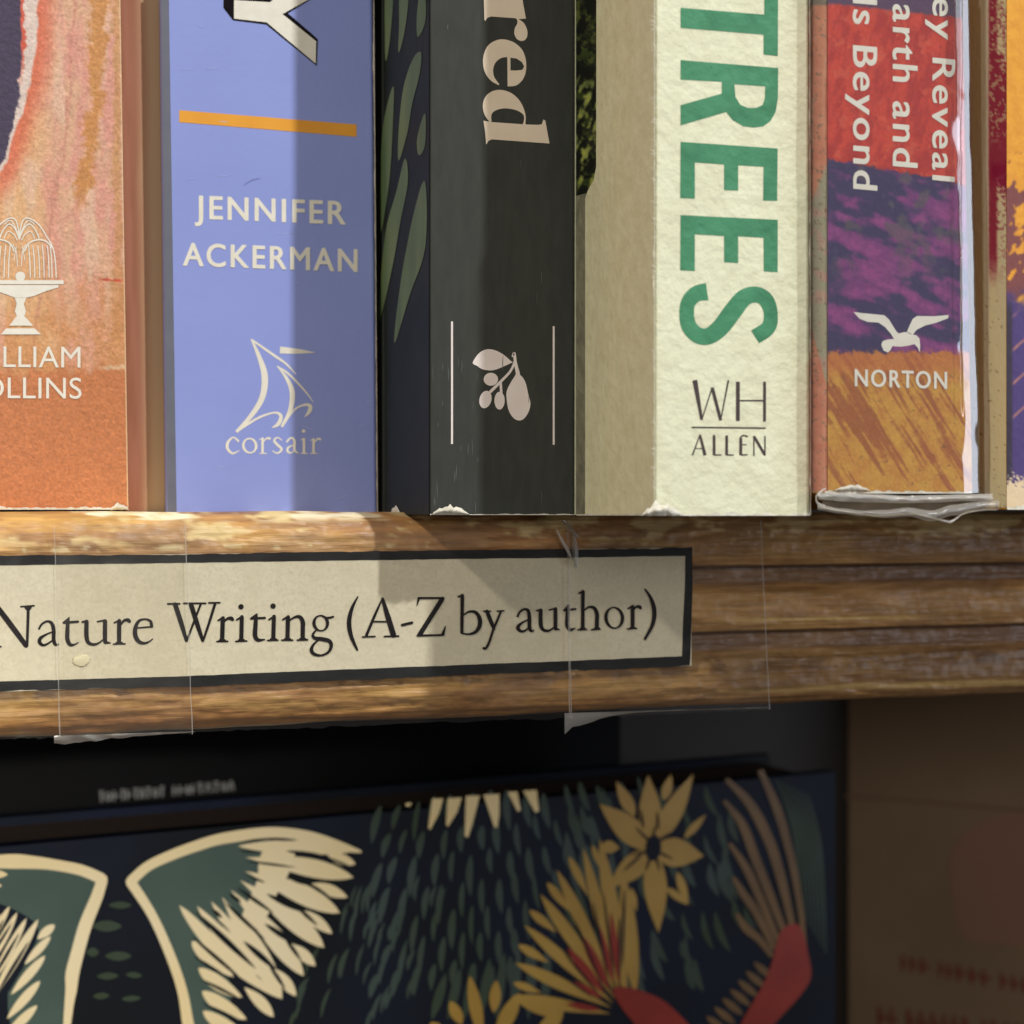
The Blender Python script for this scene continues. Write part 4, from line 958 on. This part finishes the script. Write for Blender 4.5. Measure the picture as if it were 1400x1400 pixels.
for a, b, wv, sk in (((1020, 1200), (884, 392), 84, .5), ((985, 1180), (800, 436), 62, .55), ((975, 1190), (668, 548), 66, .6), ((965, 1205), (584, 672), 66, .62), ((955, 1225), (504, 828), 62, .6), ((945, 1245), (458, 1018), 64, .6), ((940, 1275), (440, 1185), 64, .6), ((1065, 1190), (1000, 560), 84, .5), ((700, 1290), (450, 1190), 70, .5),
                     ((828, 685), (728, 482), 42, .6), ((738, 765), (618, 612), 44, .6), ((668, 866), (528, 752), 44, .6), ((628, 1018), (472, 926), 46, .6), ((592, 1170), (448, 1118), 40, .6), ((898, 560), (845, 424), 30, .6)):
    A_, B_ = q3(a, b); ink.spindle(A_, B_, wv/S3, skew=sk)
for a, b, wv in (((1148, 425), (1128, 72), 88), ((1160, 425), (1356, 68), 78), ((1150, 448), (1408, 480), 112), ((1152, 450), (1180, 868), 90), ((1150, 450), (930, 640), 92), ((1150, 450), (882, 218), 98), ((1060, 280), (966, 104), 50), ((1205, 200), (1245, 70), 40), ((1275, 560), (1330, 730), 34), ((1220, 640), (1325, 725), 30), ((1310, 390), (1420, 270), 30), ((1040, 640), (1070, 760), 26), ((890, 430), (985, 440), 50)):
    A_, B_ = q3(a, b); ink.spindle(A_, B_, wv/S3*1.3, skew=.42, pw=1.0)
for a, b, wv in (((290, 1400), (228, 1082), 66), ((350, 1270), (364, 1106), 58), ((190, 1330), (130, 1210), 60), ((360, 1400), (480, 1170), 80), ((90, 1380), (30, 1320), 60), ((560, 1400), (700, 1260), 80)):
    A_, B_ = q3(a, b); ink.spindle(A_, B_, wv/S3, skew=.5)
ink.build('flower_print', M_gol, disp)
ink = Ink(plD, .00036)
ink.disc(*q3((1155, 440))[0], 40/S3, 66/S3, rot=.1)
for a, b in (((1150, 420), (1060, 330)), ((1150, 420), (1165, 320)), ((1160, 420), (1245, 360)), ((1160, 450), (1260, 500)), ((1150, 460), (1115, 560)), ((1160, 460), (1190, 560)), ((1150, 450), (1040, 480)), ((1100, 470), (1000, 560)), ((1180, 350), (1175, 250)), ((1105, 340), (1090, 240)), ((1010, 640), (1000, 1050)), ((985, 780), (985, 1120))):
    A_, B_ = q3(a, b); ink.spindle(A_, B_, 12/S3, skew=.4)
for a, b in (((720, 1130), (900, 1195)),): pass
for a, b, wv in (((880, 1175), (700, 960), 9), ((905, 1150), (760, 800), 8), ((930, 1120), (850, 700), 8), ((960, 1100), (900, 640), 7), ((860, 1200), (640, 1040), 8), ((880, 1240), (620, 1170), 8)):
    A_, B_ = q3(a, b); ink.spindle(A_, B_, wv/S3*1.4, skew=.5)
ink.build('flower_centre_print', M_navy, disp)
ink = Ink(plD, .00028)
for a, b, wv in (((985, 1130), (940, 760), 34), ((955, 1120), (875, 820), 34), ((930, 1150), (795, 880), 48), ((905, 1170), (720, 940), 48), ((900, 1195), (740, 1110), 34), ((890, 1255), (715, 1225), 34)):
    A_, B_ = q3(a, b); ink.spindle(A_, B_, wv/S3, skew=.5)
ink.curve(q3((950, 1150), (1020, 1140), (1110, 1165), (1220, 1220), (1360, 1360), (1420, 1450), (1150, 1420), (1040, 1300), (985, 1230)), 5)
ink.curve(q4((520, 940), (556, 885), (620, 868), (655, 920), (676, 1010), (696, 1140), (640, 1245), (480, 1420), (430, 1500), (300, 1460), (440, 1190), (490, 1060)), 5)
ink.build('red_body_print', M_red, disp)
ink = Ink(plD, .00024)
for p in ([(665, 1000, 18), (635, 760, 34), (590, 520, 40), (520, 270, 48), (425, 50, 30)], [(600, 900, 34), (540, 640, 50), (470, 420, 56), (370, 230, 50), (245, 100, 26)], [(560, 930, 34), (480, 720, 46), (400, 520, 50), (330, 340, 46), (232, 212, 22)],
          [(520, 960, 34), (420, 720, 44), (350, 570, 42), (262, 440, 20)], [(500, 1000, 30), (400, 800, 44), (330, 700, 40), (282, 618, 18)], [(490, 1040, 30), (420, 950, 40), (350, 890, 44), (300, 812, 18)]):
    ink.stroke(q4(*p), cap=False)
for k in range(8):
    x, y = 420-k*40, 1060+k*48; A_, B_ = q4((x-30-k*2, y+10), (x+75, y+100)); ink.spindle(A_, B_, 40/S4)
ink.build('feather_print', M_tanink, disp)

# ------------------------------------------------------------------ black book behind it, with a line of small pale print
M_blk = mat('black_gloss_board', lin((12, 12, 16)), lin((8, 8, 10)), 40, rough=.5, spec=.1)
plB = front(.330)
Lb = plB.P(-60, 1010); Rb = plB.P(848, 1010)
bk = empty('book', (0.06, plB.o.y, -.2405), 'black book behind the navy display book, blurred white print near its top', 'book')
box('cover', (Lb.x, plB.o.y, -.2405), (Rb.x, plB.o.y+.003, -.0300), M_blk, bk)
box('pages', (Lb.x+.002, plB.o.y+.0032, -.238), (Rb.x-.003, plB.o.y+.022, -.0320), M_boardtop, bk)
box('back_cover', (Lb.x, plB.o.y+.0222, -.2405), (Rb.x, plB.o.y+.025, -.0300), M_blk, bk)
ink = Ink(plB, .0001); r = random.Random(8); x = 136
while x < 318:
    ww = r.uniform(5, 9)
    y = 1083-(x-136)*.085; kq = r.randrange(4)
    if kq == 0: ink.ring(x+ww/2, y+7, ww*.38, 4.5, 2.6, 2.6)
    elif kq == 1: ink.stroke([(x+1, y), (x+1, y+13)], w=2.6, cap=False).stroke([(x+1, y+7), (x+ww, y+6)], w=2.4, cap=False)
    elif kq == 2: ink.stroke([(x, y+13), (x+ww*.5, y), (x+ww, y+13)], w=2.4, cap=False)
    else: ink.stroke([(x+ww/2, y), (x+ww/2, y+13)], w=2.8, cap=False).stroke([(x, y), (x+ww, y)], w=2.4, cap=False)
    x += ww+2.5+(10 if r.random() < .12 else 0)
ink.build('small_print', mat('grey_white_ink', (.34, .34, .34), rough=.5), bk)

# ------------------------------------------------------------------ pale book at lower right
tL, tR = .42, .37
pL = CAM+(FWD+RGT*((1160-700)/F))*tL; pR = CAM+(FWD+RGT*((1560-700)/F))*tR
dv = pR-pL; wR = dv.length; dv.normalize(); nR = Vector((dv.y, -dv.x, 0)); bR = -nR
plR = Plane(pL, nR)
M_pale = mat('tan_card', lin((176, 148, 122)), lin((164, 138, 112)), 25, rough=.5)
rb = empty('book', (pL.x+.03, pL.y, -.2405), 'dim tan and pink book at lower right with blurred dark red lettering', 'book')
def slab2(name, s0, s1, b0, b1, z0, z1, m):
    o = Vector((pL.x, pL.y, 0)); v = [o+dv*s+bR*b+Vector((0, 0, z)) for z in (z0, z1) for s, b in ((s0, b0), (s1, b0), (s1, b1), (s0, b1))]
    return link(name, v, [(0, 3, 2, 1), (4, 5, 6, 7), (0, 1, 5, 4), (1, 2, 6, 5), (2, 3, 7, 6), (3, 0, 4, 7)], m, rb)
slab2('front_cover', 0, wR, 0, .002, -.2405, -.034, M_pale)
slab2('pages', .002, wR-.002, .0022, .02, -.239, -.036, PAGE)
slab2('back_cover', 0, wR, .0202, .022, -.2405, -.034, M_pale)
M_pinkish = mat('dusty_pink_ink', lin((186, 142, 122)), lin((180, 138, 118)), 25, rough=.5)
M_dred = mat('dark_red_ink', lin((156, 84, 72)), rough=.5)
ink = Ink(plR, .0001)
ink.curve([(1300, 1170), (1340, 1125), (1420, 1110), (1600, 1115), (1600, 1380), (1420, 1300), (1325, 1285), (1305, 1240)], 6)
ink.build('pink_print', M_pinkish, rb)
ink = Ink(plR, .0002)
ink.stroke([(1150, 1088), (1280, 1098), (1420, 1110)], w=4, cap=False)
ink.build('fold_line', mat('faint_fold', lin((154, 122, 100)), rough=.6), rb)
ink = Ink(plR, .0003); r = random.Random(3)
for (xa, ya, xe, sl, h) in ((1232, 1305, 1420, .19, 22), (1200, 1376, 1420, .12, 30)):
    x = xa
    while x < xe:
        ww = r.uniform(8, 15); y = ya+(x-xa)*sl
        ink.poly([(x, y), (x+ww*.4, y+1), (x+ww*.4, y+h), (x, y+h-1)]); ink.poly([(x, y+h*.4), (x+ww, y+h*.45), (x+ww, y+h*.65), (x, y+h*.6)])
        x += ww+3+(10 if r.random() < .2 else 0)
ink.build('blurred_lettering', M_dred, rb)
